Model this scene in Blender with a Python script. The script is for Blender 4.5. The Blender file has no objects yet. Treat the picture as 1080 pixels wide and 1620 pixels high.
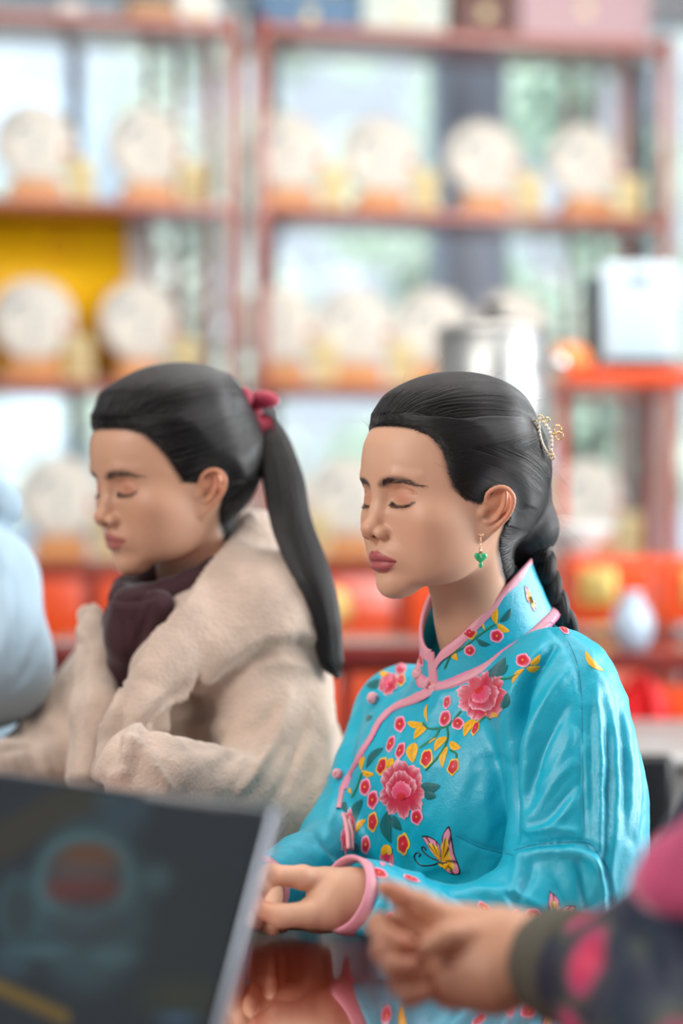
import bpy, math, numpy as np
from mathutils import Vector, Matrix
from mathutils.bvhtree import BVHTree
S = bpy.context.scene
COL = S.collection
R = math.radians
# ---------------------------------------------------------------- camera
FPX = 3825.0                      # focal length in pixels of the 1080x1620 frame (85 mm)
CAMZ = 1.16
cd = bpy.data.cameras.new('camera'); cam = bpy.data.objects.new('camera', cd); COL.objects.link(cam)
cam.location = (0, 0, CAMZ); cam.rotation_euler = (R(90), 0, 0)
cd.sensor_fit = 'VERTICAL'; cd.sensor_height = 36; cd.sensor_width = 24; cd.lens = 85
cd.clip_start = .05; cd.clip_end = 200
cd.dof.use_dof = True; cd.dof.focus_distance = 2.47; cd.dof.aperture_fstop = 2.0
S.camera = cam
S.view_settings.view_transform = 'Standard'; S.view_settings.look = 'None'
S.view_settings.gamma = 1; S.view_settings.use_curve_mapping = False
S.view_settings.exposure = 0.1

def pt(px, py, Y):                # pixel of the 1080x1620 frame at depth Y -> world point
    return np.array([(px - 540) / FPX * Y, Y, CAMZ - (py - 810) / FPX * Y])
def topx(P):
    P = np.asarray(P); return 540 + P[..., 0] / P[..., 1] * FPX, 810 - (P[..., 2] - CAMZ) / P[..., 1] * FPX

# ---------------------------------------------------------------- world and lights
W = bpy.data.worlds.new('world'); S.world = W; W.use_nodes = True
wn = W.node_tree.nodes; wl = W.node_tree.links
wb = wn['Background']; wb.inputs[0].default_value = (.77, .84, .97, 1); wb.inputs[1].default_value = 1.12
sl = bpy.data.lights.new('sun', 'SUN'); sl.energy = 5.5; sl.angle = R(3); sl.color = (1, .98, .94)
sun = bpy.data.objects.new('sun', sl); COL.objects.link(sun); sun.rotation_euler = Vector((.25, .75, -.62)).to_track_quat('-Z', 'Y').to_euler()

def area(name, loc, target, sx, sy, power, color=(1, 1, 1)):
    l = bpy.data.lights.new(name, 'AREA'); l.shape = 'RECTANGLE'; l.size = sx; l.size_y = sy
    l.energy = power; l.color = color
    o = bpy.data.objects.new(name, l); COL.objects.link(o); o.location = loc
    o.rotation_euler = (Vector(target) - Vector(loc)).to_track_quat('-Z', 'Y').to_euler()
    return o
area('window_light_right', (2.9, 3.1, 1.75), (.1, 2.6, 1.1), 2.4, 1.9, 150, (.97, .99, 1))
area('window_light_front', (-2.3, .2, 2.75), (.1, 2.6, 1.1), 2.0, 1.5, 98, (1, .97, .93))  # added soft fill from the upper left; no window opening there
area('ceiling_light', (.2, 3.1, 2.95), (0.2, 3.1, 0), 2.2, 2.2, 34, (1, .96, .9))  # added overhead fill for the people; the ceiling carries no lamp
area('shelf_light', (.8, 5.3, 2.9), (.2, 6.9, 1.3), 3.2, .7, 54, (1, .95, .87))  # added fill that brightens the shelves; no real lamp hangs there

# ---------------------------------------------------------------- helpers
def tag(o, label=None, cat=None, group=None, kind=None):
    if label: o['label'] = label
    if cat: o['category'] = cat
    if group: o['group'] = group
    if kind: o['kind'] = kind
    return o
def empty(name, loc, label=None, cat=None, group=None):
    o = bpy.data.objects.new(name, None); COL.objects.link(o); o.location = loc
    o.empty_display_size = .05
    return tag(o, label, cat, group)
def link(name, me, m, parent=None):
    o = bpy.data.objects.new(name, me); COL.objects.link(o)
    if m is not None: me.materials.clear(); me.materials.append(m)
    if parent is not None:
        o.parent = parent
        bpy.context.view_layer.update()
        o.matrix_parent_inverse = parent.matrix_world.inverted()
    return o
def npmesh(name, V, F, col=None, smooth=True):
    """V (n,3), F (m,k) int, all faces same size; or list of such arrays"""
    me = bpy.data.meshes.new(name)
    V = np.asarray(V, np.float32)
    if not isinstance(F, list): F = [F]
    F = [np.asarray(f, np.int32) for f in F if len(f)]
    nl = sum(f.size for f in F); nf = sum(len(f) for f in F)
    me.vertices.add(len(V)); me.vertices.foreach_set('co', V.ravel())
    me.loops.add(nl); me.loops.foreach_set('vertex_index', np.concatenate([f.ravel() for f in F]))
    me.polygons.add(nf)
    tot = np.concatenate([np.full(len(f), f.shape[1], np.int32) for f in F])
    me.polygons.foreach_set('loop_start', np.concatenate([[0], np.cumsum(tot)[:-1]]).astype(np.int32))
    me.polygons.foreach_set('loop_total', tot)
    if smooth: me.polygons.foreach_set('use_smooth', np.ones(nf, bool))
    if col is not None:
        a = me.color_attributes.new('Col', 'FLOAT_COLOR', 'POINT')
        c = np.ones((len(V), 4), np.float32); c[:, :3] = col
        a.data.foreach_set('color', c.ravel())
    me.update(); me.validate()
    return me

class MB:
    """collects simple solids into one mesh"""
    def __init__(s): s.V = []; s.F4 = []; s.F3 = []; s.n = 0
    def add(s, V, F4=(), F3=()):
        V = np.asarray(V, float)
        s.V.append(V)
        if len(F4): s.F4.append(np.asarray(F4) + s.n)
        if len(F3): s.F3.append(np.asarray(F3) + s.n)
        s.n += len(V); return s
    def box(s, c, d, M=None, bev=0.0):
        bm = __import__('bmesh').new()
        import bmesh
        bmesh.ops.create_cube(bm, size=1)
        for v in bm.verts: v.co = Vector((v.co.x * d[0], v.co.y * d[1], v.co.z * d[2]))
        if bev: bmesh.ops.bevel(bm, geom=list(bm.edges), offset=bev, segments=2, profile=.6, affect='EDGES')
        V = np.array([v.co[:] for v in bm.verts])
        if M is not None: V = V @ np.asarray(M).T
        V = V + np.asarray(c)
        bm.verts.index_update()
        f4 = [[v.index for v in f.verts] for f in bm.faces if len(f.verts) == 4]
        f3 = [[v.index for v in f.verts] for f in bm.faces if len(f.verts) == 3]
        bm.free(); return s.add(V, f4, f3)
    def lathe(s, prof, c=(0, 0, 0), n=32, M=None, closed=False):
        prof = np.asarray(prof, float); k = len(prof)
        a = np.arange(n) * 2 * math.pi / n
        V = np.stack([np.outer(np.cos(a), prof[:, 0]), np.outer(np.sin(a), prof[:, 0]), np.tile(prof[:, 1], (n, 1))], -1).reshape(-1, 3)
        if M is not None: V = V @ np.asarray(M).T
        V = V + np.asarray(c)
        i, j = np.meshgrid(np.arange(n), np.arange(k - 1), indexing='ij'); i2 = (i + 1) % n
        F = np.stack([i * k + j, i2 * k + j, i2 * k + j + 1, i * k + j + 1], -1).reshape(-1, 4)
        return s.add(V, F)
    def tube(s, P, r, n=8, cap=True):
        P = np.asarray(P, float); r = np.broadcast_to(np.asarray(r, float), (len(P),))
        T = np.gradient(P, axis=0); T /= np.linalg.norm(T, axis=1)[:, None] + 1e-12
        u = np.cross(T[0], [0, 0, 1.]);
        if np.linalg.norm(u) < .1: u = np.cross(T[0], [1., 0, 0])
        u /= np.linalg.norm(u); V = []
        a = np.arange(n) * 2 * math.pi / n
        for i in range(len(P)):
            u = u - T[i] * (u @ T[i]); u /= np.linalg.norm(u); w = np.cross(T[i], u)
            V.append(P[i] + r[i] * (np.outer(np.cos(a), u) + np.outer(np.sin(a), w)))
        V = np.concatenate(V); k = len(P)
        i, j = np.meshgrid(np.arange(k - 1), np.arange(n), indexing='ij'); j2 = (j + 1) % n
        F = np.stack([i * n + j, i * n + j2, (i + 1) * n + j2, (i + 1) * n + j], -1).reshape(-1, 4)
        f3 = []
        if cap:
            V = np.concatenate([V, P[:1], P[-1:]])
            for q in range(n):
                f3.append([len(V) - 2, (q + 1) % n, q]); f3.append([len(V) - 1, (k - 1) * n + q, (k - 1) * n + (q + 1) % n])
        return s.add(V, F, f3)
    def ball(s, c, r, n=10, M=None):
        r = np.broadcast_to(np.asarray(r, float), (3,))
        t = np.linspace(0, math.pi, n); p = np.stack([np.sin(t), -np.cos(t)], 1)
        D = np.diag(r) if M is None else np.asarray(M) @ np.diag(r)
        return s.lathe(p, c, n * 2 - 2, D)
    def me(s, name='m', col=None, smooth=True):
        return npmesh(name, np.concatenate(s.V), [np.concatenate(s.F4) if s.F4 else [], np.concatenate(s.F3) if s.F3 else []], col, smooth)
    def build(s, name, m, parent=None, col=None, smooth=True):
        return link(name, s.me(name, col, smooth), m, parent)

def spline(P, n):                 # Catmull-Rom through the points
    P = np.asarray(P, float)
    if len(P) == 2: return P[0] + (P[1] - P[0]) * np.linspace(0, 1, n)[:, None]
    Q = np.concatenate([[2 * P[0] - P[1]], P, [2 * P[-1] - P[-2]]])
    t = np.linspace(0, len(P) - 1 - 1e-9, n); i = t.astype(int); f = (t - i)[:, None]
    a, b, c, d = Q[i], Q[i + 1], Q[i + 2], Q[i + 3]
    return .5 * (2 * b + (c - a) * f + (2 * a - 5 * b + 4 * c - d) * f ** 2 + (3 * b - a - 3 * c + d) * f ** 3)

# ---------------------------------------------------------------- materials
def mat(name, col=(.5, .5, .5), rough=.5, metal=0, vcol=False, spec=.5, coat=0, coat_r=.05, sub=0, sheen=0, emis=None, trans=0, aniso=0,
        noise=None, bump=None, ior=1.5, alpha=1, sub_r=(1, .35, .2), sub_s=.01, sheen_r=.3, sheen_t=(1, 1, 1)):
    """noise=(scale, amount) colour variation; bump=(scale, strength, distance[, stretch])"""
    m = bpy.data.materials.new(name); m.use_nodes = True; nt = m.node_tree; b = nt.nodes['Principled BSDF']
    b.inputs['Base Color'].default_value = (*col, 1); b.inputs['Roughness'].default_value = rough
    b.inputs['Metallic'].default_value = metal; b.inputs['Specular IOR Level'].default_value = spec
    b.inputs['Coat Weight'].default_value = coat; b.inputs['Coat Roughness'].default_value = coat_r
    b.inputs['Subsurface Weight'].default_value = sub; b.inputs['Subsurface Radius'].default_value = sub_r
    b.inputs['Subsurface Scale'].default_value = sub_s
    b.inputs['Sheen Weight'].default_value = sheen; b.inputs['Sheen Roughness'].default_value = sheen_r
    b.inputs['Sheen Tint'].default_value = (*sheen_t, 1)
    b.inputs['Transmission Weight'].default_value = trans; b.inputs['IOR'].default_value = ior
    b.inputs['Anisotropic'].default_value = aniso; b.inputs['Alpha'].default_value = alpha
    N = nt.nodes.new; L = nt.links.new; src = None
    if vcol:
        a = N('ShaderNodeVertexColor'); a.layer_name = 'Col'; src = a.outputs['Color']
    if noise:
        tc = N('ShaderNodeTexCoord'); n = N('ShaderNodeTexNoise'); n.inputs['Scale'].default_value = noise[0]; n.inputs['Detail'].default_value = 5
        L(tc.outputs['Object'], n.inputs['Vector'])
        mr = N('ShaderNodeMapRange'); mr.inputs[1].default_value = .3; mr.inputs[2].default_value = .7
        mr.inputs[3].default_value = 1 - noise[1]; mr.inputs[4].default_value = 1 + noise[1]
        L(n.outputs[0], mr.inputs[0])
        mx = N('ShaderNodeVectorMath'); mx.operation = 'SCALE'
        if src is not None: L(src, mx.inputs[0])
        else: mx.inputs[0].default_value = col
        L(mr.outputs[0], mx.inputs['Scale']); src = mx.outputs[0]
    if src is not None: L(src, b.inputs['Base Color'])
    if emis is not None:
        b.inputs['Emission Strength'].default_value = emis
        if src is not None: L(src, b.inputs['Emission Color'])
        else: b.inputs['Emission Color'].default_value = (*col, 1)
    if bump:
        tc = N('ShaderNodeTexCoord'); n = N('ShaderNodeTexNoise'); n.inputs['Scale'].default_value = bump[0]; n.inputs['Detail'].default_value = 4
        if len(bump) > 3:
            mp = N('ShaderNodeMapping'); mp.inputs['Scale'].default_value = bump[3]; L(tc.outputs['Object'], mp.inputs['Vector']); L(mp.outputs[0], n.inputs['Vector'])
        else: L(tc.outputs['Object'], n.inputs['Vector'])
        bp = N('ShaderNodeBump'); bp.inputs['Strength'].default_value = bump[1]; bp.inputs['Distance'].default_value = bump[2]
        L(n.outputs[0], bp.inputs['Height']); L(bp.outputs[0], b.inputs['Normal'])
    return m
def srgb(r, g, b):
    c = np.array([r, g, b]) / 255.; return tuple(np.where(c < .04045, c / 12.92, ((c + .055) / 1.055) ** 2.4))

# ---------------------------------------------------------------- signed distance sculpting
f32 = np.float32
def smin(a, b, k):
    h = np.clip(.5 + .5 * (b - a) / k, 0, 1); return b + (a - b) * h - k * h * (1 - h)
def smax(a, b, k): return -smin(-a, -b, k)
def sstep(x, a, b):
    t = np.clip((x - a) / (b - a), 0, 1); return t * t * (3 - 2 * t)
def ell(P, c, r, M=None):
    q = P - np.asarray(c, f32)
    if M is not None: q = q @ np.asarray(M, f32)
    r = np.asarray(r, f32)
    k0 = np.sqrt(((q / r) ** 2).sum(1)); k1 = np.sqrt(((q / r ** 2) ** 2).sum(1)) + 1e-9
    return k0 * (k0 - 1) / k1
def cone(P, a, b, ra, rb):
    a = np.asarray(a, f32); b = np.asarray(b, f32); ab = b - a
    h = np.clip((P - a) @ ab / (ab @ ab + 1e-12), 0, 1)
    q = P - a - h[:, None] * ab
    return np.sqrt((q * q).sum(1)) - (ra + (rb - ra) * h)
def chain(P, pts, rs, k=.003):
    d = None
    for i in range(len(pts) - 1):
        e = cone(P, pts[i], pts[i + 1], rs[i], rs[i + 1])
        d = e if d is None else smin(d, e, k)
    return d
def rotm(ax, deg):
    return np.array(Matrix.Rotation(R(deg), 3, ax))

def mesh_sdf(fn, lo, hi, h, band=1.3, newton=1):
    lo = np.asarray(lo, float); hi = np.asarray(hi, float); C = 4
    nc = np.ceil((hi - lo) / (C * h)).astype(int) + 1
    ax = [lo[i] + np.arange(nc[i]) * C * h for i in range(3)]
    G = np.stack(np.meshgrid(*ax, indexing='ij'), -1).reshape(-1, 3).astype(f32)
    v = fn(G).reshape(nc).astype(f32)
    for a in range(3):            # linear upsample
        v = np.moveaxis(v, a, 0); n = v.shape[0]; w = np.empty(((n - 1) * C + 1,) + v.shape[1:], f32)
        for q in range(C): w[q:-1:C] = v[:-1] * (1 - q / C) + v[1:] * (q / C)
        w[-1] = v[-1]; v = np.moveaxis(w, 0, a)
    v = np.ascontiguousarray(v)
    I = np.argwhere(np.abs(v) < C * h * band)
    P = (lo + I * h).astype(f32)
    out = np.empty(len(P), f32)
    for s in range(0, len(P), 400000): out[s:s + 400000] = fn(P[s:s + 400000])
    v[I[:, 0], I[:, 1], I[:, 2]] = out
    ins = v < 0
    c8 = [ins[i:ins.shape[0] - 1 + i, j:ins.shape[1] - 1 + j, k:ins.shape[2] - 1 + k] for i in (0, 1) for j in (0, 1) for k in (0, 1)]
    s = sum(c.astype(np.uint8) for c in c8); act = (s > 0) & (s < 8)
    A = np.argwhere(act); idx = np.full(act.shape, -1, np.int32); idx[A[:, 0], A[:, 1], A[:, 2]] = np.arange(len(A))
    cv = np.stack([v[A[:, 0] + i, A[:, 1] + j, A[:, 2] + k] for i in (0, 1) for j in (0, 1) for k in (0, 1)], 1)
    off = np.array([(i, j, k) for i in (0, 1) for j in (0, 1) for k in (0, 1)], f32)
    acc = np.zeros((len(A), 3)); cnt = np.zeros(len(A))
    for a in range(8):
        for b in range(a + 1, 8):
            if np.abs(off[a] - off[b]).sum() != 1: continue
            m = (cv[:, a] < 0) != (cv[:, b] < 0); t = cv[m, a] / (cv[m, a] - cv[m, b])
            acc[m] += off[a] + (off[b] - off[a]) * t[:, None]; cnt[m] += 1
    V = (lo + (A + acc / cnt[:, None]) * h).astype(f32)
    F = []
    for a in range(3):
        s0 = [slice(None)] * 3; s1 = [slice(None)] * 3; s0[a] = slice(0, -1); s1[a] = slice(1, None)
        b, c = (a + 1) % 3, (a + 2) % 3
        x = ins[tuple(s0)] != ins[tuple(s1)]
        E = np.argwhere(x); E = E[(E[:, b] > 0) & (E[:, c] > 0) & (E[:, b] < ins.shape[b] - 1) & (E[:, c] < ins.shape[c] - 1)]
        def g(db, dc):
            q = E.copy(); q[:, b] -= db; q[:, c] -= dc; return idx[q[:, 0], q[:, 1], q[:, 2]]
        q = np.stack([g(1, 1), g(0, 1), g(0, 0), g(1, 0)], 1)
        fl = ~ins[E[:, 0], E[:, 1], E[:, 2]]
        q[fl] = q[fl][:, ::-1]; F.append(q)
    F = np.concatenate(F)
    for _ in range(newton):
        d, g = grad(fn, V, h * .5); V = V - np.clip(d / (g * g).sum(1).clip(.2), -h * .7, h * .7)[:, None] * g
    return V.astype(f32), F
def grad(fn, P, e=.0006):
    P = P.astype(f32); d = fn(P); g = np.empty_like(P)
    for i in range(3):
        q = P.copy(); q[:, i] += e; g[:, i] = (fn(q) - d) / e
    return d, g
def vnormals(V, F):
    n = np.cross(V[F[:, 2]] - V[F[:, 0]], V[F[:, 3]] - V[F[:, 1]]); N = np.zeros_like(V, dtype=float)
    for k in range(4):
        for a in range(3): N[:, a] += np.bincount(F[:, k], n[:, a], len(V))
    return N / (np.linalg.norm(N, axis=1)[:, None] + 1e-12)
def bvh_of(V, F): return BVHTree.FromPolygons(V.tolist(), F.tolist())
rng = np.random.default_rng(7)
# @@room ---------------------------------------------------------------- room shell, window wall, outdoors
def struct(mb, name, m, smooth=False):
    o = mb.build(name, m, None, smooth=smooth); o['kind'] = 'structure'; return o
PLASTER = mat('plaster', srgb(214, 216, 220), .8, noise=(3, .03), bump=(60, .1, .001)); FLOORM = mat('floor_tile', srgb(150, 150, 150), .35, noise=(6, .05))
SD = np.array([.9702, .2422, 0]); ST = np.array([-.2422, .9702, 0]); SO = np.array([(0 - 540) / FPX * 6.7, 6.7, 0])
SM = np.stack([SD, ST, [0, 0, 1]], 1)
def sp(px, t=0.):                                       # distance along the shelf front seen at picture column px, t behind the front
    k = (px - 540) / FPX; o = SO + ST * t; return (k * o[1] - o[0]) / (SD[0] - k * SD[1])
def sw(s, t, z): return SO + SD * s + ST * t + np.array([0, 0, z])
def sz(py, s=0, t=0): return CAMZ - (py - 810) / FPX * sw(s, t, 0)[1]
def sbox(mb, s0, s1, t0, t1, z0, z1, bev=0): return mb.box(sw((s0 + s1) / 2, (t0 + t1) / 2, (z0 + z1) / 2), (s1 - s0, t1 - t0, z1 - z0), SM, bev)
struct(MB().box((0, 3.5, -.05), (9, 12, .1)), 'floor', FLOORM)
struct(MB().box((0, 3.2, 3.15), (9, 12.4, .1)), 'ceiling', PLASTER)
TW = 1.5
# the window wall behind the shelf: sill wall, head, piers, mullions, panes
FR = mat('window_frame_dark', srgb(98, 88, 98), .5); PIER = mat('grey_pier', srgb(184, 194, 210), .7, noise=(4, .05))
L0, L1 = sp(-700, TW), sp(1750, TW)
struct(sbox(MB(), L0, L1, TW, TW + .2, 0, .85), 'wall_back', PLASTER); struct(sbox(MB(), L0, L1, TW, TW + .2, 2.95, 3.1), 'trim_1', PLASTER)
struct(sbox(MB(), sp(705, TW), sp(787, TW), TW - .12, TW + .2, .85, 2.95), 'trim_2', PIER)
def mixglass(name):
    m = bpy.data.materials.new(name); m.use_nodes = True; nt = m.node_tree; nt.nodes.remove(nt.nodes['Principled BSDF']); N = nt.nodes.new
    a = N('ShaderNodeBsdfTransparent'); b = N('ShaderNodeBsdfGlossy'); b.inputs['Roughness'].default_value = .02; x = N('ShaderNodeMixShader'); x.inputs[0].default_value = .05
    a.inputs[0].default_value = (.95, .98, .98, 1); nt.links.new(a.outputs[0], x.inputs[1]); nt.links.new(b.outputs[0], x.inputs[2]); nt.links.new(x.outputs[0], nt.nodes['Material Output'].inputs[0]); return m
GLASS = mixglass('window_glass')
edges = [-700, -300, 120, 430, 705, 787, 1020, 1250, 1750]
for i, e0 in enumerate(edges):
    w = .020 if e0 in (238, 284, 908, 950) else .02
    if e0 in (705, 787): continue
    struct(sbox(MB(), sp(e0, TW) - w, sp(e0, TW) + w, TW, TW + .08, .85, 2.95), 'window_%d' % (i + 1), FR)
for i, (a, b) in enumerate(zip(edges[:-1], edges[1:])):
    if a == 705: continue
    g = struct(sbox(MB(), sp(a, TW) + .02, sp(b, TW) - .02, TW + .03, TW + .038, .87, 2.94), 'window_%d' % (i + 21), GLASS)
struct(MB().box((-4.4, 3.2, 1.55), (.1, 12.4, 3.3)), 'wall_left', PLASTER)
for q in ((4.4, 7.6, 1.55, 3.6, 3.3), (4.4, -1.6, 1.55, 2.6, 3.3), (4.4, 2.7, .35, 6.2, .9)): struct(MB().box(q[:3], (.1, q[3], q[4])), 'wall_right', PLASTER)
struct(MB().box((0, -2.9, 1.55), (9, .1, 3.3)), 'wall_front', PLASTER)
# outdoors: paving, pale building, trees
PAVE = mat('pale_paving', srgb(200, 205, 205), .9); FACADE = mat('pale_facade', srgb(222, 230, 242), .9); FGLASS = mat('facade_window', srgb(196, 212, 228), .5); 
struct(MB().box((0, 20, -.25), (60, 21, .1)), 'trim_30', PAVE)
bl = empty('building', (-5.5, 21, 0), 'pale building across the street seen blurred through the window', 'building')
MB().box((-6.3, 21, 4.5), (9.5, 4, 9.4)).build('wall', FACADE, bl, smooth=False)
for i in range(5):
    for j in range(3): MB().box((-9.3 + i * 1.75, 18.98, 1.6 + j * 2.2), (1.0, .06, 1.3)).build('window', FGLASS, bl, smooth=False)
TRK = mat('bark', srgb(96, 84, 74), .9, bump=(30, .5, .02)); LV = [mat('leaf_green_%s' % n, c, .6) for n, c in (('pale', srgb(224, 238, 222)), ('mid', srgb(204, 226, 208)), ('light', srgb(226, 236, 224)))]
def tree(x, y, h, r, k, label):
    g = np.random.default_rng(int(abs(x) * 100 + y * 10)); o = empty('tree', (x, y, -.2), label, 'tree', 'trees outside the window')
    mb = MB(); mb.tube([(x, y, -.2), (x + .05, y, h * .3), (x - .05, y, h * .62)], [.11, .08, .05], 8)
    for q in range(6):
        a = g.uniform(0, 6.28); mb.tube([(x, y, h * .35 + .1 * q), (x + math.cos(a) * r * .6, y + math.sin(a) * r * .6, h * .55 + .15 * q)], [.035, .012], 5)
    mb.build('trunk', TRK, o)
    n = 5200; D = g.normal(size=(n, 3)); D /= np.linalg.norm(D, axis=1)[:, None]
    cl = g.uniform(-1, 1, size=(26, 3)) * [r * .7, r * .7, h * .36] + [x, y, h * .62]
    P = cl[g.integers(0, 26, n)] + D * (g.uniform(.1, 1, n) ** .5)[:, None] * r * .36
    u = g.normal(size=(n, 3)); u /= np.linalg.norm(u, axis=1)[:, None]; v = np.cross(u, D); v /= np.linalg.norm(v, axis=1)[:, None]; s_ = g.uniform(.03, .065, n)[:, None]
    V = np.stack([P - u * s_, P + v * s_ * .55, P + u * s_, P - v * s_ * .55], 1).reshape(-1, 3)
    lf = MB().add(V, np.arange(n * 4).reshape(n, 4)).build('foliage', LV[k], o, smooth=False); lf['kind'] = 'stuff'
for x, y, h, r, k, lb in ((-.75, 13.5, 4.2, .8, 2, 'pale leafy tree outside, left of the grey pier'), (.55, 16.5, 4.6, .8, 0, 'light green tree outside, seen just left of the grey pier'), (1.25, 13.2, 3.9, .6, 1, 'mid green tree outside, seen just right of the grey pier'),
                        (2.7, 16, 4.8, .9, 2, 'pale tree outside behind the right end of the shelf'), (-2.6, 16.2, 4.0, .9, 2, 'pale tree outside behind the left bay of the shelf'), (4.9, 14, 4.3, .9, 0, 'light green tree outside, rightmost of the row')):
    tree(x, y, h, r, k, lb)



# @@shelf ---------------------------------------------------------------- display shelves
LAC = mat('red_lacquer', srgb(150, 62, 40), .28, coat=.6, coat_r=.12, noise=(9, .12)); LACD = mat('dark_lacquer', srgb(120, 30, 20), .22, coat=.8, coat_r=.1, noise=(7, .15)); LACB = mat('bright_lacquer', srgb(238, 84, 34), .25, coat=.8, coat_r=.12, noise=(7, .12))
BRASS = mat('brass', srgb(255, 226, 140), .42, 1)
ZR = [sz(15), sz(312), sz(601), sz(888)]                # deck heights
D_ = .36
def bay(pa, pb, label):
    s0, s1 = sp(pa), sp(pb); o = empty('display_shelf', sw((s0 + s1) / 2, D_ / 2, 0), label, 'shelf', 'red lacquer display shelves'); pw = .034
    for s_ in (s0, s1):
        for t_ in (0, D_): sbox(MB(), s_ - pw / 2, s_ + pw / 2, t_ - pw / 2, t_ + pw / 2, 0, ZR[0] + .015, .004).build('post', LAC, o, smooth=False)
    for z in ZR: sbox(MB(), s0, s1, -.01, D_ + .01, z - .030, z, .004).build('deck', LAC, o, smooth=False)
    for px_ in ((238, 284) if pb < 400 else (905, 948)):   # slim uprights at the back
        q_ = sp(px_, D_); sbox(MB(), q_ - .012, q_ + .012, D_ + .012, D_ + .036, ZR[3], ZR[0], .003).build('back_post', LACD, o, smooth=False)
    # closed base with drawers and doors
    zb = ZR[3] - .03; sbox(MB(), s0, s1, .0, D_, .08, zb, .003).build('cabinet_body', LACD, o, smooth=False)
    n = max(2, int(round((s1 - s0) / .46))); w = (s1 - s0) / n
    for i in range(n):
        a, b = s0 + i * w + .02, s0 + (i + 1) * w - .02
        dr = sbox(MB(), a, b, -.022, .0, zb - .20, zb - .02, .005).build('drawer', LACB, o, smooth=False)
        mb = MB(); M_ = SM @ np.array([[1, 0, 0], [0, 0, 1], [0, -1, 0]], float)
        mb.lathe([(0, .012), (.036, .010), (.052, .006), (.056, 0)], sw((a + b) / 2, -.022, zb - .11), 28, SM @ np.array(Matrix.Rotation(R(90), 3, 'X'))); pl = mb.build('brass_plate', BRASS, dr)
        do = sbox(MB(), a, b, -.022, .0, .14, zb - .24, .005).build('door', LACD, o, smooth=False)
        sbox(MB(), a + .05, b - .05, -.028, -.02, .2, zb - .30, .003).build('door_panel', LACB, do, smooth=False)
    return o
bay(-330, 368, 'red lacquer display shelf with tea cakes, left bay'); bay(413, 1052, 'red lacquer display shelf with tea cakes, wide right bay')

# tea cakes on stands with name cards
WRAP = mat('white_wrapper', srgb(222, 218, 208), .75, noise=(30, .05), bump=(60, .4, .002)); INK = mat('grey_ink', srgb(120, 140, 152), .8); REDT = mat('red_tag', srgb(200, 40, 60), .6)
WOOD = mat('honey_wood', srgb(214, 150, 92), .45, noise=(14, .15)); CARD = mat('cream_card', srgb(240, 226, 176), .7); CARDI = mat('card_print', srgb(190, 160, 80), .7)
AX = Matrix.Rotation(R(90), 3, 'X')
def cake_set(first, s, z, t=.16, scale=1.0, yaw=0):
    """three things: cake, its wooden stand and the name card"""
    Rz = rotm('Z', yaw); M = SM @ Rz; tilt = M @ rotm('X', -8) @ np.array(AX)
    o3 = []
    c = sw(s, t, z + .060 + .099 * scale)
    ck = MB().lathe([(0, .017), (.03, .019), (.075, .017), (.094, .010), (.099, 0), (.094, -.010), (.075, -.014), (.03, -.010), (0, -.006)], c, 36, tilt * scale).build('tea_cake', WRAP)
    def local(x, y, d): return c + tilt @ (np.array([x, -y, d]) * scale)
    mb = MB()
    for q in ((-.045, -.030, .014), (-.030, -.040, .010), (-.055, -.018, .008)):
        mb.lathe([(0, .001), (q[2], .0006), (q[2] * 1.05, -.001)], local(-q[0] if False else q[0], q[1], .0182), 14, tilt)
    mb.build('ink_landscape', INK, ck)
    mb = MB()
    for k in range(4): mb.box(local(0.002, .045 - k * .022, .0195), (.013, .002, .014), tilt @ np.array(AX).T)
    mb.build('ink_lettering', INK, ck)
    mb = MB(); mb.lathe([(0, .002), (.012, .001), (.013, -.002)], local(.074, .022, .018), 14, tilt); mb.build('red_seal', REDT, ck)
    st = MB(); st.box(sw(s, t - .005, z + .030), (.150, .085, .058), M, .005); st.box(sw(s, t + .047, z + .085), (.05, .012, .06), M, .003); st = st.build('cake_stand', WOOD, None, smooth=False)
    MB().box(sw(s, t - .048, z + .062), (.13, .006, .012), M, .002).build('stand_lip', WOOD, st, smooth=False)
    Mc = SM @ rotm('Z', -18 + yaw) @ rotm('X', 12); cc = sw(s + .125, t - .045, z + .068)
    cd_ = MB().box(cc, (.080, .003, .132), Mc, .001).build('name_card', CARD, None, smooth=False)
    mb = MB()
    for k in range(5): mb.box(cc + Mc @ np.array([0, -.002, .04 - k * .018]), (.05 - .006 * (k % 2), .001, .006), Mc)
    mb.build('card_text', CARDI, cd_, smooth=False)
    return ck, st, cd_
ROWN = ['top', 'middle', 'lower']
def ordinal(i, n): return ['first', 'second', 'third', 'fourth', 'fifth'][i]
for row, (z, lists) in enumerate(((ZR[1], ((55, 233), (455, 600, 765, 925))), (ZR[2], ((52, 222), (440, 562, 685, 812))), (ZR[3], ((95, 262), (428, 548, 700, 930))))):
    for bi, xs in enumerate(lists):
        for i, x in enumerate(xs):
            big = 1.22 if (row, bi) in ((1, 0), (2, 0)) else 1.20
            s_ = sp(x, .16) ; ck, st, cd_ = cake_set(None, s_, z, .16, big, rng.uniform(-6, 6))
            where = '%s from left, %s row, %s bay' % (ordinal(i, 0), ROWN[row], ('left', 'right')[bi])
            tag(ck, 'white paper-wrapped tea cake, ' + where, 'tea cake', 'tea cakes on the shelves'); tag(st, 'honey wood cake stand, ' + where, 'stand', 'cake stands on the shelves'); tag(cd_, 'cream name card by tea cake, ' + where, 'card', 'name cards on the shelves')
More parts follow.
